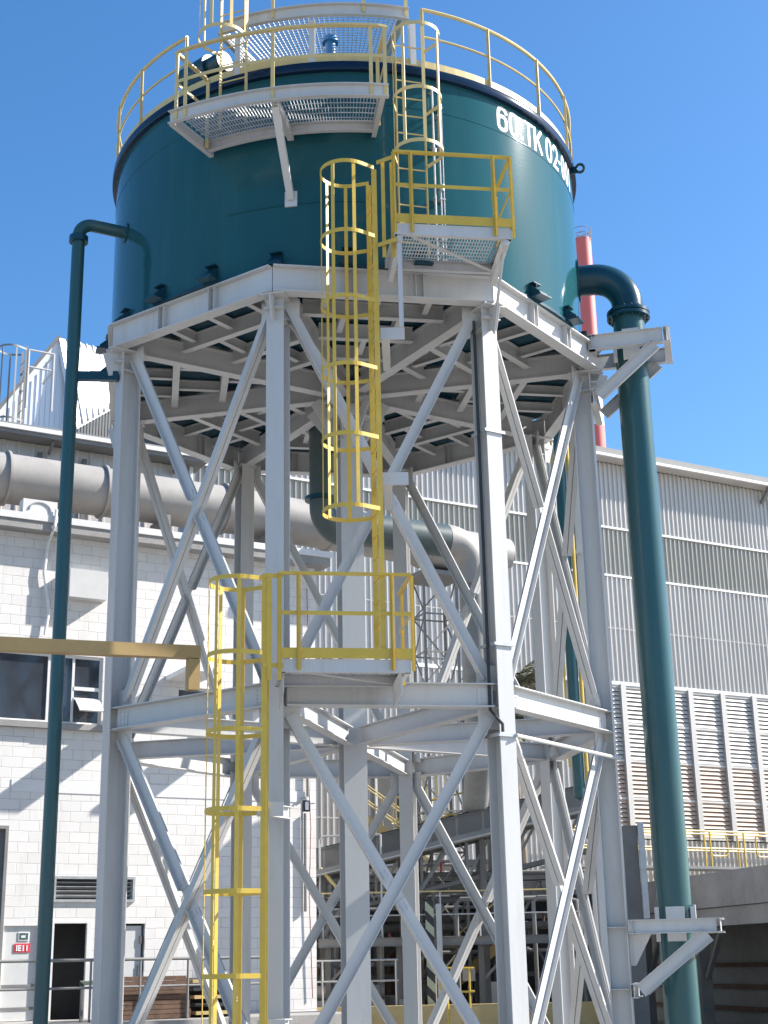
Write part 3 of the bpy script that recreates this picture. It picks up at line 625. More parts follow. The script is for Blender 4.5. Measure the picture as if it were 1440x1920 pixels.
# electrical conduit down the front right column
a = VA[1]; cx = pol(a, RC + 0.05, 0) - tg(a) * 0.195
m = MB(); m.tube([cx + Z * 10.3, cx + Z * 4.75, cx + ph(a) * 0.16 + tg(a) * 0.07 + Z * 4.55, cx + ph(a) * 0.16 + tg(a) * 0.07 + Z * 4.45], 0.022, 8)
tag(m.build('cable_conduit', 'black'), 'thin dark cable conduit strapped down the front right column of the tower', 'conduit')
m = MB(); q0 = pol(VA[1], RC + .19, 4.42) + tg(VA[1]) * 0.1; q1 = pol(VA[2], RC + .19, 4.42); m.tube([q0, q1], 0.028, 8)
tag(m.build('cable_conduit', 'white'), 'pale straight conduit pipe below the tie beam at the right of the tower', 'conduit')

# ================================================================== LEFT BLOCKWORK BUILDING
def holed_wall(name, m, parent, s0, s1, z0, z1, holes, k0, k1, c=-8.33):
    S = sorted({s0, s1} | {v for h in holes for v in h[:2] if s0 < v < s1}); T = sorted({z0, z1} | {v for h in holes for v in h[2:] if z0 < v < z1})
    S = [x for i, x in enumerate(S)]; ns, nt_ = len(S), len(T)
    vs = [WP(s, k, z, c) for k in (k1, k0) for s in S for z in T]; uvs = [(s, z) for k in (0, 1) for s in S for z in T]
    idx = lambda q, i, j: q * ns * nt_ + i * nt_ + j
    solid = lambda i, j: 0 <= i < ns - 1 and 0 <= j < nt_ - 1 and not any(h[0] - 1e-6 <= S[i] and S[i + 1] <= h[1] + 1e-6 and h[2] - 1e-6 <= T[j] and T[j + 1] <= h[3] + 1e-6 for h in holes)
    fs = []
    for i in range(ns - 1):
        for j in range(nt_ - 1):
            if not solid(i, j): continue
            a, b, c_, d_ = (i, j), (i + 1, j), (i + 1, j + 1), (i, j + 1)
            fs.append([idx(0, *q) for q in (a, b, c_, d_)]); fs.append([idx(1, *q) for q in (d_, c_, b, a)])
            for (p, q, di, dj) in ((a, b, 0, -1), (b, c_, 1, 0), (c_, d_, 0, 1), (d_, a, -1, 0)):
                if not solid(i + di, j + dj): fs.append([idx(0, *q), idx(0, *p), idx(1, *p), idx(1, *q)])
    me = bpy.data.meshes.new(name); me.from_pydata([tuple(v) for v in vs], [], fs)
    uv = me.uv_layers.new(name='wall')
    for lp_ in me.loops: uv.data[lp_.index].uv = uvs[lp_.vertex_index]
    bm = bmesh.new(); bm.from_mesh(me); bmesh.ops.delete(bm, geom=[v for v in bm.verts if not v.link_faces], context='VERTS'); bmesh.ops.recalc_face_normals(bm, faces=bm.faces); bm.to_mesh(me); bm.free()
    me.materials.append(M[m]); o = bpy.data.objects.new(name, me); COL.objects.link(o)
    if parent: o.parent = parent; o.location = -parent.location
    return o
bb = thing('blockwork_building', 'white painted blockwork building with a concrete roof ledge behind the left of the tower', 'building', WP(0, 0, 0))
HO = [(-4.8, -1.27, 6.29, 7.67), (0.34, 1.2, 6.55, 7.2), (-2.08, -1.34, 0.75, 2.49), (-5.0, -3.0, 0.75, 4.25), (-1.15, -0.22, 0.75, 2.48), (-2.98, -2.33, 0.75, 2.45), (-2.04, -0.51, 2.92, 3.33)]
holed_wall('wall', 'brick', bb, -16, 3.52, 0, 10.1, HO, -0.22, 0.0)
holed_wall('end_wall', 'brick', bb, 0, 0.2, 0, 0.2, [], 0, 0.1) if False else None
# return wall on the right end (plane turned by 90 degrees)
def ret_wall(name, m, parent, s, k0, k1, z0, z1, th):
    vs = [WP(s_, k, z) for s_ in (s, s - th) for k in (k0, k1) for z in (z0, z1)]
    me = bpy.data.meshes.new(name); me.from_pydata([tuple(v) for v in vs], [], [(0, 1, 3, 2), (4, 6, 7, 5), (0, 2, 6, 4), (1, 5, 7, 3), (0, 4, 5, 1), (2, 3, 7, 6)])
    uv = me.uv_layers.new(name='wall'); q = [(k, z) for s_ in (0, 1) for k in (k0, k1) for z in (z0, z1)]
    for l_ in me.loops: uv.data[l_.index].uv = q[l_.vertex_index]
    me.materials.append(M[m]); o = bpy.data.objects.new(name, me); COL.objects.link(o); o.parent = parent; o.location = -parent.location
ret_wall('wall', 'brick', bb, 3.518, -6.0, -0.221, 0, 10.1, 0.22)
m = MB(); wbox(m, -16, 3.25, -6.0, -0.9, 0, 10.08); m.build('core', 'interior', bb)
m = MB(); wbox(m, -16, 3.75, -3.2, 0.33, 10.102, 10.40); m.build('roof_ledge', 'concrete', bb)
m = MB(); wbox(m, -16, 3.77, 0.332, 0.36, 10.28, 10.42); m.build('gutter_edge', 'trim', bb)
m = MB(); wbox(m, -3.0, 3.519, 0.001, 0.012, 4.93, 5.16); m.build('plaster_band', 'trim', bb)
m = MB(); wbox(m, -16, -1.2, 0.001, 0.13, 6.16, 6.28); m.build('sill', 'concrete', bb)
for s0_, s1_ in ((0.07, 0.80), (2.2, 3.0)):
    m = MB(); wbox(m, s0_, s1_, 0.001, 1.25, 7.30, 7.40); m.build('canopy', 'trim', bb)
def window(s0, s1, z0, z1, mull, sash=None):
    fr = MB(); k0, k1 = -0.12, -0.06; t = 0.05
    for a in [s0 + t / 2] + mull + [s1 - t / 2]: wbox(fr, a - t / 2, a + t / 2, k0, k1, z0 + t, z1 - t)
    wbox(fr, s0, s1, k0, k1, z0, z0 + t); wbox(fr, s0, s1, k0, k1, z1 - t, z1)
    w_ = fr.build('window', 'trim', bb)
    ed = [s0] + mull + [s1]
    for a, b in zip(ed[:-1], ed[1:]):
        p = MB(); wbox(p, a + t / 2, b - t / 2, -0.10, -0.09, z0 + t, z1 - t); p.build('pane', 'glass', w_)
    return w_
w1 = window(-4.8, -1.27, 6.29, 7.67, [-3.6, -2.36, -1.86])
m = MB(); wbox(m, -1.84, -1.29, -0.13, -0.05, 6.98, 7.05); wbox(m, -1.84, -1.29, -0.13, -0.05, 6.78, 6.83); m.build('transom', 'trim', w1)
q0 = WP(-1.56, -0.05, 6.80); q1 = WP(-1.56, 0.30, 6.52)
m = MB(); m.prism(REC(0.50, 0.03), q0, q1); m.build('awning_sash', 'trim', w1)
window(0.34, 1.2, 6.55, 7.2, [])
m = MB(); wbox(m, -1.1, -0.27, -0.10, -0.06, 0.78, 2.44); d_ = m.build('door', 'door', bb)
m = MB(); wbox(m, -0.33, -0.30, -0.06, -0.03, 1.5, 1.7); m.build('handle', 'darksteel', d_)
m = MB(); wbox(m, -0.30, -0.265, -0.06, -0.02, 2.1, 2.25); m.build('hinge', 'darksteel', d_)
m = MB(); wbox(m, -2.98, -2.33, -0.10, -0.05, 0.76, 2.45); d2 = m.build('door', 'door', bb)
m = MB(); wbox(m, -2.98, -2.33, -0.05, -0.03, 1.36, 1.40); wbox(m, -2.98, -2.33, -0.05, -0.035, 0.95, 1.0); m.build('rail', 'midsteel', d2)
m = MB(); wbox(m, -5.0, -3.0, -0.15, -0.10, 0.76, 4.24); d3 = m.build('shutter_door', 'midsteel', bb)
m = MB(); wbox(m, -3.06, -3.0, 0.002, 0.03, 0.76, 4.28); wbox(m, -5.0, -3.06, 0.002, 0.03, 4.22, 4.28); m.build('door_frame', 'midsteel', bb)
m = MB(); 
for a0, a1, b0, b1 in ((-2.09, -0.46, 3.31, 3.36), (-2.09, -0.46, 2.88, 2.93), (-2.09, -2.04, 2.93, 3.31), (-0.51, -0.46, 2.93, 3.31)): wbox(m, a0, a1, 0.001, 0.05, b0, b1)
lv = m.build('vent_grille', 'galv', bb)
for i in range(5):
    m = MB(); z = 2.97 + i * 0.08
    m.prism([(-0.06, -0.012), (0.05, 0.035), (0.05, 0.047), (-0.06, 0.0)], WP(-2.03, -0.06, z), WP(-0.52, -0.06, z)); m.build('blade', 'galv', lv)
m = MB(); wbox(m, -2.12, -2.03, 0.001, 0.02, 0.76, 2.55); wbox(m, -1.39, -1.30, 0.001, 0.02, 0.76, 2.55); wbox(m, -2.03, -1.39, 0.001, 0.02, 2.49, 2.55); m.build('door_frame', 'trim', bb)
# things fixed to or standing on the building
m = MB(); wbox(m, -2.12, -1.33, 0.002, 0.27, 8.81, 9.40); o = m.build('wall_box', 'door'); tag(o, 'pale grey rectangular cabinet fixed high on the white blockwork wall', 'cabinet')
ac = thing('air_conditioner', 'small white air conditioner unit sitting on the roof ledge left of the slim pipe', 'air conditioner', WP(-2.83, 0.4, 10.42))
m = MB(); wbox(m, -3.17, -2.47, 0.05, 0.33, 10.402, 10.72); m.build('casing', 'trim', ac)
m = MB(); m.tube([WP(-2.82 + 0.22 * math.cos(q), 0.335, 10.50 + 0.17 * math.sin(q)) for q in [math.pi * i / 12 for i in range(13)]], 0.018, 6); m.build('fan_guard', 'galv', ac)
m = MB(); m.tube([WP(s_, 0.38, z) for s_, z in ((-2.50, 10.55), (-2.52, 10.2))] + [WP(s_, 0.07, z) for s_, z in ((-2.55, 9.9), (-2.60, 9.3), (-2.52, 8.85), (-2.46, 8.5), (-2.52, 8.02))], 0.032, 8)
tag(m.build('drain_hose', 'trim'), 'thin white drain hose hanging from the air conditioner down the blockwork wall', 'hose')
sg = thing('wall_sign', 'small red sign with white lettering on the grey door at the far left', 'sign', WP(-2.6, 0, 2.05))
m = MB(); wbox(m, -2.76, -2.46, -0.045, -0.035, 1.97, 2.13); m.build('panel', 'signred', sg)
def text(body, size, s, k, z, m_, parent, c=-8.33, bold=0.004):
    cu = bpy.data.curves.new('lettering', 'FONT'); cu.body = body; cu.size = size; cu.offset = bold; cu.extrude = 0.002; cu.align_x = 'CENTER'
    t = bpy.data.objects.new('lettering', cu); COL.objects.link(t)
    me = bpy.data.meshes.new_from_object(t.evaluated_get(bpy.context.evaluated_depsgraph_get())); bpy.data.objects.remove(t)
    R_ = Matrix((WD, Z, WN)).transposed()
    for v in me.vertices: v.co = R_ @ v.co + WP(s, k, z, c)
    me.materials.append(M[m_]); o = bpy.data.objects.new('lettering', me); COL.objects.link(o); o.parent = parent; o.location = -parent.location
text('IE11', 0.14, -2.61, -0.030, 2.0, 'signwhite', sg)
sg2 = thing('wall_sign', 'small white pictogram sign above the red sign on the grey door', 'sign', WP(-2.6, 0, 2.25))
m = MB(); wbox(m, -2.69, -2.49, -0.045, -0.035, 2.18, 2.34); m.build('panel', 'signwhite', sg2)
m = MB()
for a0, a1, b0, b1 in ((-2.67, -2.64, 2.20, 2.32), (-2.64, -2.56, 2.20, 2.235), (-2.64, -2.56, 2.285, 2.32), (-2.545, -2.51, 2.20, 2.32)): wbox(m, a0, a1, -0.033, -0.029, b0, b1)
m.build('pictogram', 'signgreen', sg2)
lamp = thing('flood_light', 'small dark floodlight on a bracket at the right edge of the blockwork wall', 'light', WP(3.3, 0.2, 5.0))
m = MB(); wbox(m, 3.12, 3.26, 0.16, 0.24, 4.72, 4.95); m.build('head', 'black', lamp)
m = MB(); wbox(m, 3.15, 3.23, 0.242, 0.25, 4.75, 4.92); m.build('lens', 'signwhite', lamp)
m = MB(); m.tube([WP(3.19, 0.002, 5.02), WP(3.19, 0.2, 5.02), WP(3.19, 0.2, 4.93)], 0.02, 6); m.build('arm', 'galv', lamp)
m = MB(); m.tube([WP(3.30, 0.04, 10.0), WP(3.34, 0.05, 8.0), WP(3.31, 0.04, 6.0), WP(3.37, 0.06, 4.4), WP(3.33, 0.05, 3.0), WP(3.40, 0.05, 1.0)], 0.010, 6); tag(m.build('red_cable', 'cablered'), 'thin red cable hanging down the right end of the blockwork wall', 'cable')
m = MB(); m.tube([WP(3.30, 0.06, 7.4), WP(3.30, 0.06, 5.05)], 0.03, 8); m.tube([WP(3.24, 0.06, 4.7), WP(3.24, 0.06, 2.7)], 0.03, 8); tag(m.build('wall_conduit', 'midsteel'), 'grey vertical conduit below the floodlight on the blockwork wall', 'conduit')
# loading dock, rail and what stands on it
m = MB(); wbox(m, -16, 3.5, 0.0, 2.3, 0.0, 0.75); o = m.build('loading_dock', 'concrete'); o['kind'] = 'structure'
dk = thing('dock_rail', 'dark grey pipe railing along the loading dock in front of the blockwork building', 'railing', WP(-1.5, 1.85, 0.75))
for zz, r in ((1.80, 0.028), (1.33, 0.022)):
    m = MB(); m.tube([WP(-8, 1.85, zz), WP(1.6, 1.85, zz)], r, 8); m.build('rail', 'midsteel', dk)
for s_ in [-7.4 + 0.92 * i for i in range(10)]:
    m = MB(); m.tube([WP(s_, 1.85, 0.75), WP(s_, 1.85, 1.80)], 0.022, 8); m.build('post', 'midsteel', dk)
st = thing('scrap_stack', 'stack of rusty brown steel plates on the dock behind the grey rail', 'stack', WP(-0.8, 1.2, 0.75))
random.seed(3)
for i in range(9):
    m = MB(); j = random.uniform(-0.05, 0.05); wbox(m, -1.36 + j, 0.16 + j * 0.6 - i * 0.012, 0.95, 1.55, 0.76 + i * 0.083, 0.835 + i * 0.083); m.build('plate', 'rust', st)
m = MB()
for s_ in (-0.75, -0.28): wbox(m, s_, s_ + 0.035, 1.2, 1.24, 1.507, 1.60)
m.build('lug', 'darksteel', st)
hr = thing('barrier_rack', 'dark rack with stacked yellow and black striped bars right of the rusty plates', 'rack', WP(0.5, 1.2, 0.75))
for i in range(5):
    m = MB(); wbox(m, 0.28, 1.25, 0.9 , 1.5 - 0.05 * i, 0.80 + i * 0.14, 0.86 + i * 0.14); m.build('bar', 'bund' if i % 2 == 0 else 'black', hr)
m = MB(); wbox(m, 0.30, 1.3, 0.4, 0.88, 0.752, 1.45); m.build('backboard', 'interior', hr)
sh = thing('striped_barrier', 'yellow and black striped barrier bar across the dark doorway', 'barrier', WP(-1.6, 1.7, 1.35))
m = MB(); wbox(m, -2.0, -1.2, 1.60, 1.66, 1.37, 1.45)
m.build('board', 'stripe', sh)
m = MB(); wbox(m, -1.98, -1.94, 1.60, 1.66, 0.752, 1.37); wbox(m, -1.27, -1.23, 1.60, 1.66, 0.752, 1.37); m.build('leg', 'darksteel', sh)

# ================================================================== UPPER METAL BUILDING, DUCT, ROOF HOOD
def corrugated(name, m, parent, s0, s1, z0, z1, c, pitch=0.21, dep=0.058, rib=0.28, k=0.0, th=0.05):
    mb = MB(); n = int(round((s1 - s0) / pitch)); prof = []
    for i in range(n):
        a = s0 + (s1 - s0) * i / n; p = (s1 - s0) / n
        prof += [(a, 0), (a + p * (1 - rib) * 0.86, 0), (a + p * (1 - rib), dep), (a + p * (1 - rib * 0.3), dep)]
    prof.append((s1, 0)); q = len(prof)
    vs = [WP(s_, k + kk, z, c) for s_, kk in prof for z in (z0, z1)] + [WP(s_, k - th, z, c) for s_ in (s0, s1) for z in (z0, z1)]
    fs = [(2 * i, 2 * i + 2, 2 * i + 3, 2 * i + 1) for i in range(q - 1)]
    b = 2 * q
    fs += [(b, b + 1, b + 3, b + 2), (0, 1, b + 1, b), (2 * q - 2, b + 2, b + 3, 2 * q - 1), [2 * i for i in range(q)][::-1] + [b, b + 2][0:2], [2 * i + 1 for i in range(q)] + [b + 3, b + 1]]
    mb.add(vs, fs); return mb.build(name, m, parent)
ub = thing('metal_clad_building', 'grey metal clad upper building with a gutter above the big duct at left', 'building', WP(0, 0, 10.4, -11.5))
corrugated('cladding', 'sheet', ub, -15.0, 1.70, 10.41, 13.21, -11.5, 0.34, 0.03, 0.18)
m = MB(); wbox(m, -15.0, 1.72, -7, -0.06, 10.41, 13.20, -11.5); m.build('core', 'interior', ub)
m = MB(); wbox(m, -15.2, 2.0, -7, 0.50, 13.22, 13.47, -11.5); m.build('eave', 'midsteel', ub)
m = MB(); wbox(m, -15.2, 2.02, 0.502, 0.56, 13.31, 13.41, -11.5); m.build('gutter', 'trim', ub)
for s_ in (-1.75, 1.3):
    m = MB(); m.prism(REC(0.05, 0.09), WP(s_, 0.06, 13.0, -11.5), WP(s_, 0.40, 13.18, -11.5)); m.build('bracket', 'midsteel', ub)
for s_ in (-2.0, -0.95):
    m = MB(); wbox(m, s_, s_ + 0.10, 0.04, 0.10, 10.42, 13.0, -11.5); m.build('downpipe', 'darksteel', ub)
m = MB(); wbox(m, 1.705, 1.80, -0.1, 0.08, 10.41, 13.3, -11.5); m.build('corner_trim', 'trim', ub)
du = thing('air_duct', 'huge weathered beige round duct running along the roof ledge behind the tower', 'duct', WP(0, 0, 11.6, -9.8))
m = MB(); m.tube([WP(-15, 0, 11.72, -9.8), WP(2.5, 0, 11.69, -9.8), WP(9.55, 0, 11.42, -9.8), WP(9.62, 0, 11.41, -9.8)], 0.54, 40); m.build('tube', 'duct', du)
for s_ in (-5.3, -3.12, -0.97, 1.9, 4.6, 7.2):
    zc = 11.70 if s_ < 2.6 else 11.69 - (s_ - 2.5) * 0.038
    m = MB(); m.tube([WP(s_ - 0.03, 0, zc, -9.8), WP(s_ + 0.03, 0, zc, -9.8)], 0.60, 40); m.build('flange', 'duct', du)
m = MB(); cpos = lambda s_, k_, z_: WP(s_, k_, z_, -9.8)
m.add([cpos(8.3, -.45, 11.2), cpos(9.6, -.45, 11.2), cpos(9.6, .45, 11.2), cpos(8.3, .45, 11.2), cpos(8.75, -.25, 10.0), cpos(9.35, -.25, 10.0), cpos(9.35, .25, 10.0), cpos(8.75, .25, 10.0)],
      [(0, 3, 2, 1), (4, 5, 6, 7), (0, 1, 5, 4), (1, 2, 6, 5), (2, 3, 7, 6), (3, 0, 4, 7)]); m.build('hopper', 'midsteel', du)
m = MB(); m.tube([cpos(9.05, 0, 10.02), cpos(9.05, 0, 0)], 0.22, 16); m.build('downcomer', 'midsteel', du)
for s_ in (-6.4, -4.2, -2.0, 0.4, 2.9):
    m = MB(); wbox(m, s_ - .06, s_ + .06, -0.5, 0.5, 10.402, 11.22, -9.8); m.build('saddle', 'midsteel', du)
hd = thing('roof_monitor', 'pale ribbed metal roof monitor with a bright sloping sheet rising over the left roofline', 'roof', WP(0, 0, 13.6, -20))
def poly_prism(name, m_, parent, pts, k0, k1, c, dk_=None):
    n = len(pts); dk_ = dk_ or [0] * n
    mb = MB(); vs = [WP(s_, k1 + e, z, c) for (s_, z), e in zip(pts, dk_)] + [WP(s_, k0 + e, z, c) for (s_, z), e in zip(pts, dk_)]
    mb.add(vs, [list(range(n)), list(range(2 * n - 1, n - 1, -1))] + [(i, n + i, n + (i + 1) % n, (i + 1) % n) for i in range(n)]); return mb.build(name, m_, parent)
poly_prism('gable', 'sheetblue', hd, [(-4.2, 12.0), (1.28, 12.0), (1.28, 17.0), (0.74, 19.87), (-4.2, 12.01)], -3, 0, -20)
m = MB()
for i in range(24):
    s_ = -2.4 + i * 0.15; zt = min(19.6, 19.75 - (0.72 - s_) * 1.59) if s_ < 0.74 else 19.87 - (s_ - 0.74) * 5.3
    if zt > 13: wbox(m, s_, s_ + 0.03, 0.0, 0.025, 12.0, zt - 0.25, -20)
m.build('gable_ribs', 'sheetblue', hd)
m = MB(); m.prism(REC(0.10, 0.10), WP(-4.2, 0.07, 12.1, -20), WP(0.74, 0.07, 19.92, -20)); m.build('verge', 'darksteel', hd)
# bright slope: turned towards the sun
A_ = WP(0.76, 0.05, 19.89, -20); B_ = WP(1.29, 0.5, 16.95, -20); C_ = WP(2.9, 0, 18.35, -20.5); E_ = WP(3.0, 0, 20.72, -22)
nn = (B_ - A_).cross(E_ - A_).normalized(); nn = nn if nn.y < 0 else -nn
m = MB(); m.add([A_, B_, C_, E_, A_ - nn * .12, B_ - nn * .12, C_ - nn * .12, E_ - nn * .12], [(0, 1, 2, 3), (7, 6, 5, 4), (0, 4, 5, 1), (1, 5, 6, 2), (2, 6, 7, 3), (3, 7, 4, 0)]); m.build('slope', 'sheetblue', hd)
for i in range(1, 8):
    t = i / 8; p = A_ + (E_ - A_) * t; q = B_ + (C_ - B_) * t
    m = MB(); m.prism(REC(0.05, 0.06), p + nn * 0.03, q + nn * 0.03, up=nn); m.build('seam', 'sheet', hd)
m = MB(); m.add([B_ - Z * .02, C_ - Z * .02, C_ - Z * 6, B_ - Z * 6] + [v - nn * 0.2 for v in (B_ - Z * .02, C_ - Z * .02, C_ - Z * 6, B_ - Z * 6)], [(0, 1, 2, 3), (7, 6, 5, 4), (0, 4, 5, 1), (1, 5, 6, 2), (2, 6, 7, 3), (3, 7, 4, 0)]); m.build('side_wall', 'sheet', hd)
m = MB()
for i in range(14):
    p = B_ + (C_ - B_) * (i + .5) / 14 - Z * 0.1; m.prism(REC(0.06, 0.09), p + WN * 0.02, p - Z * 5.8 + WN * 0.02, up=WN)
m.build('side_ribs', 'midsteel', hd)
rb_ = WP(-1.02, 0, 0, -17)
lt = ladder('caged_ladder', 'small white caged ladder on the distant roof at the far left', rb_, -WD, 12.5, 18.0, (13.4, 14.6, 15.8, 17.9), 'midsteel', nb=4)
grl = thing('roof_guard_rail', 'small white guard rail beside the distant roof ladder at left', 'railing', WP(-0.6, 0, 16.9, -17))
for zz in (17.9, 17.4):
    m = MB(); m.tube([WP(-0.95, 0.2, zz, -17), WP(-0.25, 0.2, zz, -17), WP(-0.25, -0.8, zz, -17)], 0.03, 6); m.build('rail', 'sheet', grl)
for s_ in (-0.95, -0.25):
    m = MB(); m.tube([WP(s_, 0.2, 16.2, -17), WP(s_, 0.2, 17.9, -17)], 0.03, 6); m.build('post', 'sheet', grl)

# ================================================================== LONG SHED ON THE RIGHT
sd_ = thing('industrial_shed', 'long tall ribbed metal shed with louvred wall and deep eave at right', 'building', WP(20, 0, 0, -21))
corrugated('upper_cladding', 'sheet', sd_, 5.2, 62, 16.98, 19.50, -21)
corrugated('translucent_band', 'clear', sd_, 5.2, 62, 15.13, 16.90, -21, k=-0.02)
corrugated('middle_cladding', 'sheet', sd_, 5.2, 62, 11.15, 15.05, -21)
corrugated('left_cladding', 'sheet', sd_, 5.2, 20.4, 0.0, 11.08, -21)
corrugated('lower_cladding', 'sheet', sd_, 20.4, 62, 0.0, 5.62, -21)
for z in (13.1, 8.4, 6.0, 3.2):
    m = MB(); wbox(m, 5.2, 62 if z > 9 else 20.4, 0.046, 0.050, z, z + 0.03, -21); m.build('sheet_lap', 'sheet', sd_)
for z in (16.94, 15.09, 11.115):
    m = MB(); wbox(m, 5.2, 62, -0.05, 0.07, z - 0.035 - (0.05 if z < 12 else 0), z + 0.045, -21); m.build('flashing', 'trim', sd_)
m = MB(); wbox(m, 5.2, 62, -10, -0.3, 0, 19.5, -21); m.build('core', 'interior', sd_)
m = MB(); wbox(m, 4.9, 64, -10, 0.62, 19.55, 19.86, -21); m.build('eave', 'midsteel', sd_)
m = MB(); wbox(m, 4.9, 64, 0.622, 0.72, 19.50, 19.60, -21); m.build('gutter', 'trim', sd_)
m = MB(); wbox(m, 5.2, 62, 0.05, 0.60, 19.51, 19.545, -21); m.build('soffit', 'sheet', sd_)
for i in range(8):
    s_ = 10 + 6.6 * i
    m = MB(); m.prism(REC(0.12, 0.15), WP(s_, 0.08, 18.95, -21), WP(s_, 0.58, 19.45, -21)); m.build('bracket', 'midsteel', sd_)
for i in range(12):
    s0 = 20.45 + 1.56 * i
    if s0 > 36: break
    fr = MB()
    wbox(fr, s0, s0 + 0.22, -0.05, 0.12, 5.65, 11.07, -21)
    for t_ in range(5): wbox(fr, s0 + 0.222, s0 + 1.558, -0.05, 0.04, 5.66 + t_ * 1.32, 5.74 + t_ * 1.32, -21)
    pnl = fr.build('louver_panel', 'sheet', sd_)
    for t_ in range(4):
        b = MB()
        for j in range(8):
            z = 5.80 + t_ * 1.32 + j * 0.155
            b.prism([(-0.030, 0.070), (-0.016, 0.070), (0.034, -0.060), (0.020, -0.060)], WP(s0 + 0.225, 0.0, z + 0.02, -21), WP(s0 + 1.555, 0.0, z + 0.02, -21))
        b.build('louver_tier', 'rustlouver' if t_ < 2 else 'louver', pnl)
cw = thing('catwalk', 'yellow railed catwalk along the foot of the louvred shed wall', 'walkway', WP(26, 1, 4.6, -21))
m = MB(); wbox(m, 18, 50, 0.3, 1.5, 4.55, 4.64, -21); m.build('deck', 'midsteel', cw)
for k_ in (0.45, 1.42):
    for zz, r in ((5.83, 0.035), (5.25, 0.03)):
        m = MB(); m.tube([WP(18, k_, zz, -21), WP(50, k_, zz, -21)], r, 6); m.build('rail', 'bund' if False else 'yellow', cw)
    for i in range(16):
        s_ = 18.2 + 1.55 * i + (0.6 if k_ < 1 else 0)
        m = MB(); m.tube([WP(s_, k_, 4.64, -21), WP(s_, k_, 5.83, -21)], 0.035, 6); m.build('post', 'yellow', cw)
for i in range(6):
    m = MB(); s_ = 22.3 + 2.1 * i; m.tube([WP(s_, 1.42, 5.62, -21), WP(s_ + .06, 1.42, 5.72, -21), WP(s_ + 0.7, 1.42, 5.72, -21), WP(s_ + .78, 1.42, 5.60, -21), WP(s_ + .78, 1.42, 5.1, -21), WP(s_ + .66, 1.42, 5.0, -21), WP(s_ + .1, 1.42, 5.0, -21), WP(s_, 1.42, 5.1, -21)], 0.03, 6, closed=True); m.build('gate_loop', 'yellow', cw)

# ================================================================== CHIMNEY
ch = thing('chimney', 'tall red and white banded chimney far behind the shed', 'chimney', (22.4, 100, 0))
zb = [(0, 42, 'chwhite'), (42, 47.9, 'red'), (47.9, 54, 'chwhite'), (54, 66.9, 'red')]
for z0, z1, m_ in zb:
    m = MB(); m.tube([(22.4, 100, z0 + 0.001), (22.4, 100, z1)], 0.80 + (66.9 - (z0 + z1) / 2) * 0.004, 28); m.build('band', m_, ch)
m = MB()
for zz in (67.3, 67.9): m.tube([(22.4 + 0.9 * math.cos(q), 100 + 0.9 * math.sin(q), zz) for q in [2 * math.pi * i / 20 for i in range(20)]], 0.03, 6, closed=True)
for i in range(10):
    q = 2 * math.pi * i / 10; m.tube([(22.4 + 0.9 * math.cos(q), 100 + 0.9 * math.sin(q), 66.6), (22.4 + 0.9 * math.cos(q), 100 + 0.9 * math.sin(q), 67.9)], 0.03, 6)
m.build('crown_rail', 'midsteel', ch)

# ================================================================== CANOPY / GALLERY ON THE RIGHT
ga = thing('concrete_gallery', 'low grey concrete gallery with a blank parapet and dark open bays at lower right', 'gallery', (9, 10, 0))
F0 = V((5.6, 19.5, 0)); F1 = V((8.95, 4.3, 0)); gd = (F1 - F0).normalized(); gn = gd.cross(Z)   # outward towards the left
gn = gn if gn.x < 0 else -gn
Lg = (F1 - F0).length
m = MB(); m.box((F0 + F1) / 2 - gn * 0.12 + Z * 3.02, (Lg / 2, 0.12, 0.36), x=gd, y=gn); m.build('parapet', 'concrete', ga)
m = MB(); m.box((F0 + F1) / 2 - gn * 4.2 + Z * 2.75, (Lg / 2, 3.95, 0.09), x=gd, y=gn); m.build('roof_slab', 'concrete', ga)
m = MB(); m.box((F0 + F1) / 2 - gn * 0.16 + Z * 2.46, (Lg / 2, 0.10, 0.19), x=gd, y=gn); m.build('beam', 'concrete', ga)
for t in (0.12, 0.36, 0.56, 0.80):
    p = F0 + gd * (Lg * t)
    m = MB(); m.box(p - gn * 0.18 + Z * 1.13, (0.14, 0.13, 1.13), x=gd, y=gn); m.build('pillar', 'darksteel', ga)
    m = MB(); m.prism(REC(0.10, 0.10), p - gn * 0.18 + gd * 0.2 + Z * 1.2, p - gn * 0.18 + gd * 1.1 + Z * 2.26, up=gn); m.build('brace', 'darksteel', ga)
m = MB(); m.box((F0 + F1) / 2 - gn * 2.6 + Z * 1.33, (Lg / 2, 0.1, 1.32), x=gd, y=gn); m.build('back_wall', 'midsteel', ga)
for zz in (0.45, 0.95, 1.45):
    m = MB(); m.box((F0 + F1) / 2 - gn * 2.44 + Z * zz, (Lg / 2 - .2, 0.05, 0.05), x=gd, y=gn); m.build('wall_rail', 'rust', ga)
# steel trestle left of the green pipe
tr = thing('steel_trestle', 'dark steel trestle post with a pale plate added as its lit face just left of the green pipe', 'trestle', (5.5, 8, 0))
m = MB(); m.box((5.62, 8.0, 2.12), (0.17, 0.15, 2.10)); m.build('post', 'darksteel', tr)
m = MB(); m.box((5.86, 7.83, 3.35), (0.06, 0.03, 0.95), x=(0.99, 0, 0.0)); m.build('lit_face_plate', 'galv', tr)  # pale strip added for the sunlit right face of the post
m = MB(); m.box((5.30, 8.0, 4.12), (0.5, 0.14, 0.12)); m.build('head_beam', 'darksteel', tr)
m = MB(); m.prism(REC(0.12, 0.12), (4.6, 8, 3.1), (5.44, 8, 4.0), up=(0, 1, 0)); m.build('brace', 'darksteel', tr)

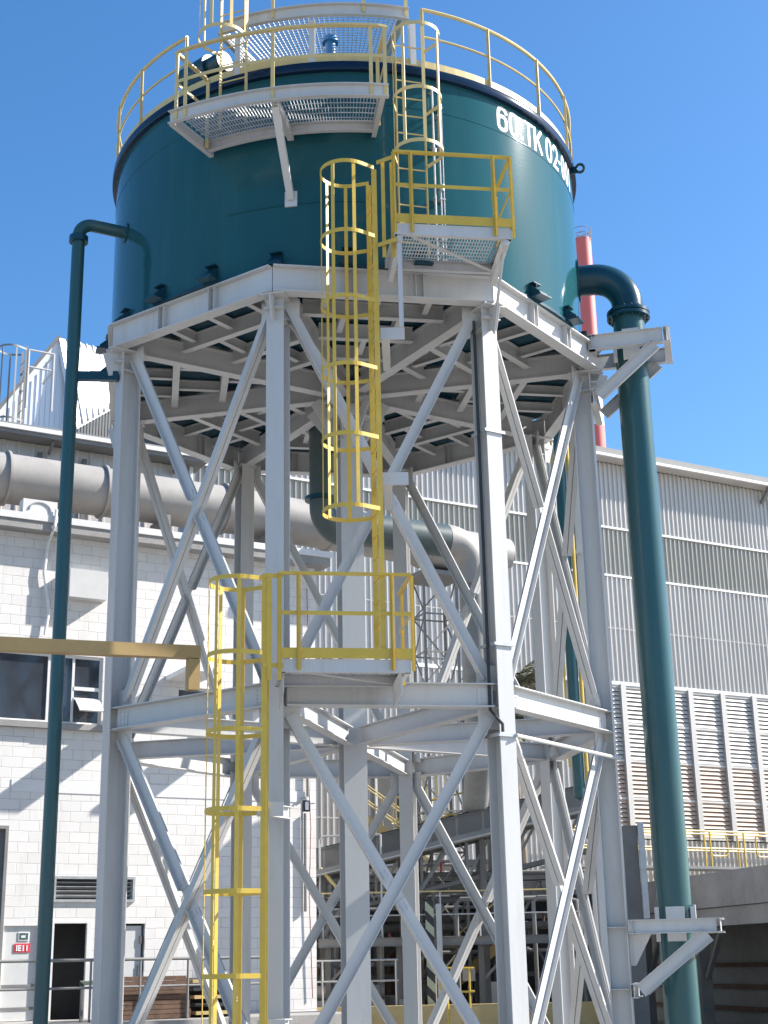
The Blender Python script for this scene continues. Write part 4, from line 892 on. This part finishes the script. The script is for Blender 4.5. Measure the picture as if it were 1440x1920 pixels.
# ================================================================== PROCESS AREA BEHIND THE TOWER
cv = thing('belt_conveyor', 'dark inclined belt conveyor with yellow handrail rising to the right behind the tower', 'conveyor', (2.5, 12, 3.5))
C0 = V((-1.6, 12, 3.66)); C1 = V((5.7, 12, 5.25)); cdv = (C1 - C0).normalized()
for yy, nm in ((-0.55, 'girder'), (0.55, 'girder')):
    m = MB(); m.prism(CH(0.08 if yy < 0 else -0.08, 0.62, 0.02), C0 + V((0, yy, 0)), C1 + V((0, yy, 0))); m.build(nm, 'darksteel', cv)
m = MB(); m.prism(REC(0.9, 0.04), C0 + V((0, 0, 0.34)), C1 + V((0, 0, 0.34))); m.build('belt', 'black', cv)
m = MB(); m.prism(REC(0.6, 0.03), C0 + V((0, -0.9, -0.28)), C1 + V((0, -0.9, -0.28))); m.build('walkway', 'grate', cv)
m = MB(); m.prism(REC(0.012, 0.10), C0 + V((0, -1.2, -0.22)), C1 + V((0, -1.2, -0.22))); m.build('toe_board', 'midsteel', cv)
for i in range(12):
    p = C0 + (C1 - C0) * (i + .5) / 12
    m = MB(); m.tube([p + V((0, -0.5, 0.30)), p + V((0, 0.5, 0.30))], 0.06, 8); m.build('idler', 'midsteel', cv)
    m = MB(); m.bar(p + V((0, -0.561, -0.28)), p + V((0, -0.561, 0.28)), 0.05, 0.02, up=(0, 1, 0)); m.build('web_stiffener', 'midsteel', cv)
for i in range(4):
    p = C0 + (C1 - C0) * (0.12 + 0.25 * i)
    for yy in (-0.5, 0.5):
        m = MB(); m.bar((p.x, 12 + yy, 0), (p.x, 12 + yy, p.z - 0.33), 0.14, 0.14, up=(0, 1, 0)); m.build('leg', 'darksteel', cv)
    q = C0 + (C1 - C0) * min(0.99, (0.12 + 0.25 * i + 0.14))
    m = MB(); m.bar((p.x, 11.45, p.z - 1.6), (q.x, 11.45, q.z - 0.36), 0.08, 0.08, up=(0, 1, 0)); m.build('brace', 'midsteel', cv)
for zz, r in ((0.95, 0.026), (0.5, 0.02)):
    m = MB(); m.tube([C0 + (C1 - C0) * t + V((0, 0.95, zz)) for t in (0.42, 0.60)] , r, 6); m.build('handrail', 'yellow', cv)
for t in (0.42, 0.51, 0.60):
    p = C0 + (C1 - C0) * t + V((0, 0.95, 0)); m = MB(); m.tube([p, p + V((0, 0, 0.95))], 0.024, 6); m.build('rail_post', 'yellow', cv)
ps = thing('process_structure', 'dark steel process structure with open bays under the belt conveyor', 'steel frame', (2, 13.5, 0))
for x in (-1.1, 0.55, 2.2, 3.9, 5.4):
    m = MB(); m.box((x, 13.6, 1.6), (0.10, 0.10, 1.6)); m.build('column', 'darksteel', ps)
for z, h in ((3.30, 0.17), (2.66, 0.06), (1.35, 0.05)):
    m = MB(); m.box((2.1, 13.42 if z > 3 else 13.48, z), (3.7, 0.09 if z > 3 else 0.04, h)); m.build('beam', 'midsteel' if z > 3 else 'darksteel', ps)
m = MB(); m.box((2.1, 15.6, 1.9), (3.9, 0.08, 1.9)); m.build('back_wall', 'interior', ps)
m = MB(); m.box((2.1, 14.5, 3.55), (3.9, 1.1, 0.05)); m.build('floor_plate', 'midsteel', ps)
for x0, x1 in ((-1.0, 0.45), (0.65, 2.1), (2.3, 3.8), (4.0, 5.3)):
    m = MB(); m.bar((x0, 13.7, 0.1), (x1, 13.7, 2.6), 0.06, 0.06, up=(0, 1, 0)); m.build('brace', 'midsteel', ps)
    m = MB(); m.bar((x1, 13.78, 0.1), (x0, 13.78, 2.6), 0.06, 0.06, up=(0, 1, 0)); m.build('brace', 'midsteel', ps)
random.seed(11)
for i in range(12):     # machines, valves and pipework inside the bays
    x = -0.9 + i * 0.55 + random.uniform(-.1, .1); zt = random.uniform(0.9, 2.3); y = random.uniform(14.0, 15.0)
    m = MB(); r = random.uniform(0.06, 0.16); m.tube([(x, y, 0.0), (x, y, zt), (x + 0.15, y - 0.05, zt + 0.12), (x + random.uniform(0.3, 0.7), y - 0.05, zt + 0.12)], r, 10); m.build('pipework', random.choice(['midsteel', 'darksteel', 'duct', 'midsteel', 'rust']), ps)
random.seed(21)
for i, (z, y, x0, x1, r, mm) in enumerate(((3.02, 12.9, -1.2, 5.2, 0.07, 'midsteel'), (2.86, 13.0, -1.2, 3.4, 0.04, 'galv'), (2.42, 12.9, 0.6, 5.3, 0.10, 'darksteel'), (2.10, 13.2, -1.1, 2.3, 0.05, 'midsteel'), (1.86, 13.0, 1.9, 5.3, 0.045, 'duct'), (1.62, 13.1, -1.1, 1.2, 0.06, 'galv'), (3.62, 12.8, -0.9, 5.4, 0.05, 'midsteel'), (3.84, 13.0, -0.9, 2.9, 0.035, 'galv'))):
    m = MB(); m.tube([(x0, y, z), (x1 - 0.3, y, z + 0.02), (x1, y, z - 0.05), (x1 + 0.02, y, z - random.uniform(0.4, 1.2))], r, 10); m.build('pipework', mm, ps)
    for j in range(3):
        x = random.uniform(x0 + 0.3, x1 - 0.5)
        m = MB(); m.tube([(x, y, z), (x + 0.06, y, z)], r + 0.05, 12); m.build('flange', 'darksteel', ps)
    x = random.uniform(x0 + 0.5, x1 - 0.6); m = MB(); m.tube([(x, y, z), (x, y, z + 0.28)], 0.03, 8); m.tube([(x - .0, y, z + 0.27), (x, y, z + 0.30)], 0.11, 12); m.build('valve', random.choice(['red', 'darksteel', 'rust']), ps)
for x0, x1 in ((-1.0, 0.45), (0.65, 2.1), (2.3, 3.8), (4.0, 5.3)):
    for q in range(3):
        a_ = x0 + (x1 - x0) * q / 3; c_ = a_ + (x1 - x0) / 3
        m = MB(); m.bar((a_, 13.30, 3.46 if q % 2 else 2.74), (c_, 13.30, 2.74 if q % 2 else 3.46), 0.07, 0.05, up=(0, 1, 0)); m.build('truss_web', 'midsteel', ps)
# truss hung below the conveyor girders
for e in (-0.5, 0.5):
    m = MB(); m.prism(REC(0.09, 0.09), C0 + V((0, e, -1.15)), C1 + V((0, e, -1.15))); m.build('bottom_chord', 'darksteel', cv)
for i in range(14):
    p = C0 + (C1 - C0) * (i / 14); q = C0 + (C1 - C0) * ((i + 1) / 14); up_ = V((0, -0.5, -0.33)); dn_ = V((0, -0.5, -1.12))
    m = MB(); m.bar(p + (up_ if i % 2 else dn_), q + (dn_ if i % 2 else up_), 0.06, 0.06, up=(0, 1, 0)); m.build('truss_web', 'midsteel', cv)
    if i % 2 == 0:
        m = MB(); m.bar(p + up_, p + dn_, 0.06, 0.06, up=(0, 1, 0)); m.build('truss_post', 'midsteel', cv)
wk = thing('service_walkway', 'grey steel service walkway with thin rails below the belt conveyor behind the tower', 'walkway', (2.2, 10.9, 2.1))
m = MB(); m.box((2.3, 10.95, 2.14), (3.1, 0.32, 0.03)); m.build('deck', 'grate', wk)
m = MB(); m.prism(CH(0.06, 0.18, 0.012), (-0.8, 10.62, 2.09), (5.4, 10.62, 2.09)); m.build('edge_beam', 'midsteel', wk)
for zz in (3.14, 2.65):
    m = MB(); m.tube([(-0.8, 10.66, zz), (5.4, 10.66, zz)], 0.018, 6); m.build('rail', 'paleyellow' if zz > 3 else 'galv', wk)
for i in range(8):
    x = -0.7 + 0.86 * i
    m = MB(); m.tube([(x, 10.66, 2.15), (x, 10.66, 3.14)], 0.018, 6); m.build('post', 'galv', wk)
for x in (-0.6, 0.95, 2.75, 4.4):
    m = MB(); m.box((x, 10.85, 1.03), (0.06, 0.06, 1.03)); m.build('leg', 'darksteel', wk)
    m = MB(); m.bar((x + 0.07, 10.85, 1.3), (x + 0.75, 10.85, 1.98), 0.06, 0.06, up=(0, 1, 0)); m.build('knee_brace', 'midsteel', wk)
random.seed(5)
for i in range(10):
    x = -0.6 + 0.58 * i; y = random.uniform(11.4, 12.9); r = random.uniform(0.035, 0.09); z1_ = random.uniform(1.6, 3.2)
    m = MB(); m.tube([(x, y, 0), (x, y, z1_), (x + 0.1, y, z1_ + 0.1), (x + random.uniform(0.3, 0.9), y, z1_ + 0.1)], r, 10); m.build('pipework', random.choice(['midsteel', 'duct', 'galv', 'darksteel', 'midsteel']), ps)
    m = MB(); m.box((x + 0.25, y + 0.25, random.uniform(0.7, 1.7)), (random.uniform(.1, .22), 0.12, random.uniform(.1, .25))); m.build('cabinet', random.choice(['midsteel', 'darksteel', 'sheet', 'door']), ps)
pm = []
for i, x in enumerate((-0.7, -0.15, 0.4, 1.15)):
    t = thing('pump', ('grey pump set with pale motor nearest the wall corner', 'second pump set from the wall corner behind the bund', 'third pump set from the wall corner behind the bund', 'rightmost pump set behind the yellow bund wall')[i], 'pump', (x, 11, 0), 'pump sets behind the bund wall')
    m = MB(); m.box((x, 11.0, 0.45), (0.22, 0.30, 0.45)); m.build('plinth', 'concrete', t)
    m = MB(); m.tube([(x - 0.2, 11, 1.06), (x + 0.12, 11, 1.06)], 0.15, 16); m.build('motor', 'duct' if i == 0 else 'midsteel', t)
    m = MB(); m.tube([(x + 0.12, 11, 1.06), (x + 0.22, 11, 1.06)], 0.19, 16); m.build('casing', 'darksteel', t)
    m = MB(); m.tube([(x + 0.17, 11, 1.2), (x + 0.17, 11, 2.2), (x + 0.17, 12.6, 2.4)], 0.05, 10); m.build('outlet', 'midsteel', t)
# striped column, white column beside it
o = MB(); o.box((1.60, 10, 1.46), (0.085, 0.085, 1.44)); tag(o.build('striped_post', 'stripe'), 'upright post painted in black and pale diagonal stripes behind the tower', 'post')
o = MB(); o.prism(I(0.12, 0.14, 0.012, 0.01), (1.80, 10.05, 0), (1.80, 10.05, 2.85), up=(0, -1, 0)); tag(o.build('steel_post', 'white'), 'slim white steel post right beside the striped post', 'post')
# yellow guard frame
gf = thing('guard_frame', 'yellow tube guard frame with a lower kick panel right of the striped post', 'barrier', (2.0, 8, 0))
m = MB(); m.tube([(1.67, 8, 1.17), (1.67, 8, 1.47), (1.72, 8, 1.53), (2.36, 8, 1.52)], 0.02, 8); m.tube([(2.36, 8, 1.08), (1.72, 8, 1.07), (1.67, 8, 1.17)], 0.02, 8); m.build('frame', 'yellow', gf)
for x in (1.82, 2.26):
    m = MB(); m.tube([(x, 8, 0), (x, 8, 1.52)], 0.02, 8); m.build('post', 'yellow', gf)
m = MB(); m.box((1.96, 8, 0.60), (0.12, 0.015, 0.16)); m.build('kick_panel', 'bund', gf); m = MB(); m.box((2.34, 8, 0.62), (0.07, 0.018, 0.15)); m.build('kick_panel', 'bund', gf)
# inclined yellow-railed stair
def stair(name, lab, p0, p1, wdt, mat_s, mat_r, n=12):
    p0, p1 = V(p0), V(p1); t = thing(name, lab, 'stair', p0); y = V((0, 1, 0))
    for e in (0, wdt):
        m = MB(); m.prism(REC(0.05, 0.22), p0 + y * e, p1 + y * e); m.build('stringer', mat_s, t)
        for zz in (0.55, 1.0):
            m = MB(); m.tube([p0 + y * e + Z * zz, p1 + y * e + Z * zz], 0.024, 6); m.build('handrail', mat_r, t)
        for q in (0.02, 0.35, 0.67, 0.98):
            c = p0 + (p1 - p0) * q + y * e; m = MB(); m.tube([c, c + Z * 1.0], 0.022, 6); m.build('rail_post', mat_r, t)
    for i in range(n):
        c = p0 + (p1 - p0) * ((i + .5) / n) + y * wdt / 2 + Z * 0.06
        m = MB(); m.box(c, (0.13, wdt / 2 - 0.03, 0.018)); m.build('tread', 'midsteel', t)
    return t
stair('access_stair', 'yellow railed steel stair rising to the right inside the process structure', (1.75, 12.6, 0.75), (3.7, 12.6, 2.3), 0.7, 'ochre', 'paleyellow', 9)
stair('access_stair', 'pale yellow stair descending to the right in front of the dark doorway of the shed', (0.15, 21.4, 5.95), (2.2, 21.4, 4.45), 0.8, 'bund', 'paleyellow', 8)
dw = thing('doorway_box', 'tall dark panel standing for the unlit doorway in the ribbed shed wall behind the yellow stair', 'doorway', WP(12.3, 0, 5, -21))
m = MB(); wbox(m, 11.95, 12.85, 0.05, 0.10, 4.2, 7.95, -21); m.build('opening', 'interior', dw)  # closed panel; the doorway's shade is put into its dark colour
m = MB(); wbox(m, 11.87, 11.95, 0.05, 0.16, 4.2, 8.03, -21); wbox(m, 12.85, 12.93, 0.05, 0.16, 4.2, 8.03, -21); wbox(m, 11.95, 12.85, 0.05, 0.16, 7.95, 8.03, -21); m.build('frame', 'sheet', dw)
lc = ladder('caged_ladder', 'small pale yellow caged ladder beside the shed doorway seen through the tower', (1.38, 21.2, 0), (0.2, -1, 0), 4.4, 7.3, (5.6, 6.3, 7.2), 'paleyellow')
ld2 = ladder('caged_ladder', 'pale yellow caged ladder between the rear columns above the belt conveyor', (2.15, 18.6, 0), (0.2, -1, 0), 3.8, 6.9, (4.7, 5.6, 6.8), 'paleyellow')
# deck carrying the stairs
m = MB(); m.box((1.6, 21.0, 4.35), (3.2, 1.3, 0.07)); m.box((-1.4, 20.2, 2.14), (0.1, 0.1, 2.13)); m.box((4.6, 20.2, 2.14), (0.1, 0.1, 2.13)); tag(m.build('service_deck', 'midsteel'), 'grey service deck carrying the yellow stair in front of the shed', 'deck')
# yellow bund wall
o = MB(); o.box((1.6, 9.6, 0.40), (3.9, 0.12, 0.40)); o.box((-2.28, 8.9, 0.38), (0.1, 0.56, 0.38)); tag(o.build('bund_wall', 'bund'), 'low yellow painted bund wall across the bottom behind the tower legs', 'wall')
# white pipe rails in front of the bund
pr_ = thing('pump_rail', 'thin grey pipe rail in front of the pump sets behind the tower', 'railing', (0, 9.9, 0.8))
for zz in (1.72, 1.3):
    m = MB(); m.tube([(-1.6, 9.9, zz), (0.9, 9.9, zz)], 0.022, 6); m.build('rail', 'galv', pr_)
for x in (-1.5, -0.7, 0.1, 0.85):
    m = MB(); m.tube([(x, 9.9, 0.0), (x, 9.9, 1.72)], 0.022, 6); m.build('post', 'galv', pr_)
hs = thing('stair_rail', 'thin grey tube stair rail with a cream handrail at the blockwork wall corner', 'railing', (-0.6, 11, 2.8))
m = MB(); m.tube([(-0.77, 11, 2.4), (-0.77, 11, 4.32), (-0.70, 11, 4.40), (0.6, 11, 4.42)], 0.025, 8); m.build('rail', 'galv', hs)
m = MB(); m.tube([(-0.76, 11, 3.7), (-0.2, 11, 3.05)], 0.04, 8); m.build('handrail', 'paleyellow', hs)
m = MB(); m.tube([(0.6, 11, 0.0), (0.6, 11, 4.42)], 0.025, 8); m.build('post', 'galv', hs)
# lattice mast under the duct
lm = thing('lattice_mast', 'slender grey lattice mast standing under the duct behind the tower', 'mast', (2.2, 12.6, 0))
mx = [V((1.80, 12.15, 0)), V((2.62, 12.45, 0)), V((2.35, 13.15, 0)), V((1.55, 12.85, 0))]
for p in mx:
    m = MB(); m.prism(REC(0.07, 0.07), p, p + Z * 10.75, up=(0, 1, 0)); m.build('leg', 'midsteel', lm)
lev = [0.3 + 0.95 * i for i in range(12)]
for i in range(4):
    p, q = mx[i], mx[(i + 1) % 4]
    for j, z in enumerate(lev[:-1]):
        m = MB(); m.bar(p + Z * z, q + Z * z, 0.035, 0.035)
        m.bar((p if j % 2 else q) + Z * z, (q if j % 2 else p) + Z * (z + 0.95), 0.03, 0.03); m.build('lacing', 'midsteel', lm)
m = MB(); m.box((2.08, 12.65, 10.80), (0.62, 0.62, 0.05), x=WD); m.build('head_plate', 'midsteel', lm)
m = MB(); m.box((2.08, 12.65, 10.97), (0.25, 0.2, 0.12), x=WD); m.build('saddle', 'midsteel', lm)
# vessel, green line and yellow line behind the right column
ve = thing('pressure_vessel', 'pale upright vessel with a domed white top behind the right column', 'vessel', (5.35, 9.4, 0))
m = MB(); m.lathe([(0.31, 0.0), (0.31, 9.2)], 28, (5.35, 9.4, 0)); m.build('shell', 'sheetblue', ve)
m = MB(); m.lathe([(0.335, 9.15), (0.335, 9.25), (0.30, 9.55), (0.2, 9.8), (0.001, 9.88)], 28, (5.35, 9.4, 0)); m.build('dome', 'trim', ve)
gp = thing('drain_line', 'dark green vertical drain line with a rounded foot behind the right column', 'pipe', (4.37, 6, 4.6))
m = MB(); m.tube([(4.37, 6, 13.2), (4.37, 6, 4.80)], 0.115, 16); m.build('riser', 'green', gp)
m = MB(); m.lathe([(0.115, 4.80), (0.13, 4.75), (0.10, 4.62), (0.001, 4.56)], 16, (4.37, 6, 0)); m.build('foot', 'green', gp)
yp = thing('gas_line', 'thin yellow vertical gas line with two side stubs beside the dark green line', 'pipe', (4.53, 5.95, 4.6))
m = MB(); m.tube([(4.53, 5.95, 13.0), (4.53, 5.95, 4.7), (4.62, 5.95, 4.66)], 0.036, 10); m.build('riser', 'yellow', yp)
m = MB(); m.tube([(4.53, 5.95, 5.10), (4.80, 5.95, 5.11)], 0.034, 10); m.build('stub', 'yellow', yp)
m = MB(); m.tube([(4.20, 5.95, 13.0), (4.20, 5.95, 5.2)], 0.022, 8); m.build('second_line', 'yellow', yp)
# the lines hang from a pipe bridge standing behind the tower
pb = thing('pipe_bridge', 'grey steel pipe bridge post carrying the green and yellow lines', 'pipe support', (4.7, 6.4, 0))
m = MB(); m.prism(I(0.2, 0.2, 0.014, 0.01), (4.75, 6.35, 0), (4.75, 6.35, 13.1), up=(0, 1, 0)); m.build('post', 'white', pb)
for zz in (5.9, 9.6, 12.6):
    m = MB(); m.box((4.45, 6.18, zz), (0.36, 0.05, 0.04)); m.build('clamp', 'white', pb)
# palm
def palm(name, lab, base, h, n, L, seed, m_='leaf'):
    rnd = random.Random(seed); b = V(base); t = thing(name, lab, 'palm', b, 'palms behind the tower')
    m = MB(); pts = [b + V((0.10 * math.sin(i * 0.7), 0.05 * i / 8, h * i / 8)) for i in range(9)]; m.tube(pts, 0.17, 10); m.build('trunk', 'bark', t)
    top = pts[-1]; lf = MB()
    for i in range(n):
        az = rnd.uniform(0, 2 * math.pi); el = rnd.uniform(-0.2, 1.25); hd_ = V((math.cos(az), math.sin(az), 0)); sidev = Z.cross(hd_)
        ln_ = L * rnd.uniform(0.75, 1.1); prev = top.copy(); droop = rnd.uniform(0.9, 1.7)
        for j in range(14):
            e = el - droop * (j / 13) ** 1.4; d = hd_ * math.cos(e) + Z * math.sin(e); p = prev + d * (ln_ / 14)
            lf.bar(prev, p, 0.02, 0.02)
            wl = 0.55 * math.sin(math.pi * (j + 1.2) / 16) * L / 1.6
            for sg in (-1, 1):
                for q in range(2):
                    o_ = prev + (p - prev) * (q / 2 + rnd.uniform(0, .3)); tip = o_ + (sidev * sg * rnd.uniform(.75, 1) + d * 0.55 - Z * rnd.uniform(0.15, 0.55)) * wl
                    x = (p - prev).normalized() * 0.022
                    lf.add([o_ - x, o_ + x, (o_ + tip) / 2 + x + Z * 0.02, tip, (o_ + tip) / 2 - x + Z * 0.02], [(0, 1, 2, 3, 4)])
            prev = p
    lf.build('crown', m_, t, recalc=False)
palm('palm_tree', 'taller dusty palm right of the front right column behind the tower', (4.75, 20, 0), 9.35, 34, 1.75, 4, 'leafdry')
palm('palm_tree', 'lower darker palm below and left of the taller dusty palm', (4.1, 18.4, 0), 7.9, 32, 1.35, 9, 'leaf')


# ================================================================== LIGHT, SKY, CAMERA
SUN_AZ, SUN_EL = 99.0, 36.0
sd = ph(D(SUN_AZ)) * math.cos(D(SUN_EL)) + Z * math.sin(D(SUN_EL))
l = bpy.data.lights.new('sun', 'SUN'); l.energy = 5.0; l.angle = rad(0.55); l.color = (1.0, 0.95, 0.87)
lo = bpy.data.objects.new('sun', l); COL.objects.link(lo); lo.rotation_euler = sd.to_track_quat('Z', 'Y').to_euler(); lo.location = sd * 60
w = bpy.data.worlds.new('World'); sc.world = w; w.use_nodes = True
nt = w.node_tree; bg = nt.nodes['Background']; sk = nt.nodes.new('ShaderNodeTexSky'); sk.sky_type = 'NISHITA'; sk.sun_disc = False
sk.sun_elevation = D(SUN_EL); sk.sun_rotation = math.atan2(sd.x, sd.y); sk.air_density = 1.0; sk.dust_density = 0.8; sk.ozone_density = 3.0; sk.altitude = 200
hs_ = nt.nodes.new('ShaderNodeHueSaturation'); hs_.inputs['Saturation'].default_value = 1.25; hs_.inputs['Value'].default_value = 1.0
nt.links.new(sk.outputs[0], hs_.inputs['Color']); nt.links.new(hs_.outputs[0], bg.inputs['Color']); bg.inputs['Strength'].default_value = 0.103
sc.view_settings.view_transform = 'Standard'; sc.view_settings.look = 'None'; sc.view_settings.exposure = 1.2; sc.view_settings.gamma = 1.0
cd = bpy.data.cameras.new('camera'); cam = bpy.data.objects.new('camera', cd); COL.objects.link(cam); sc.camera = cam
cd.sensor_fit = 'VERTICAL'; cd.sensor_height = 36; cd.lens = 2697.281 / 1920 * 36; cd.clip_start = 0.1; cd.clip_end = 3000
r = V((0.99962571, -0.01877697, -0.01989657)); u = V((0.01332335, -0.30107044, 0.95350882)); f = V((0.02389428, 0.95341702, 0.30070758))
cam.matrix_world = Matrix(((r.x, u.x, -f.x, 0), (r.y, u.y, -f.y, -22.0769), (r.z, u.z, -f.z, 1.6), (0, 0, 0, 1)))
sc.cycles.max_bounces = 6; sc.cycles.diffuse_bounces = 3; sc.cycles.glossy_bounces = 3
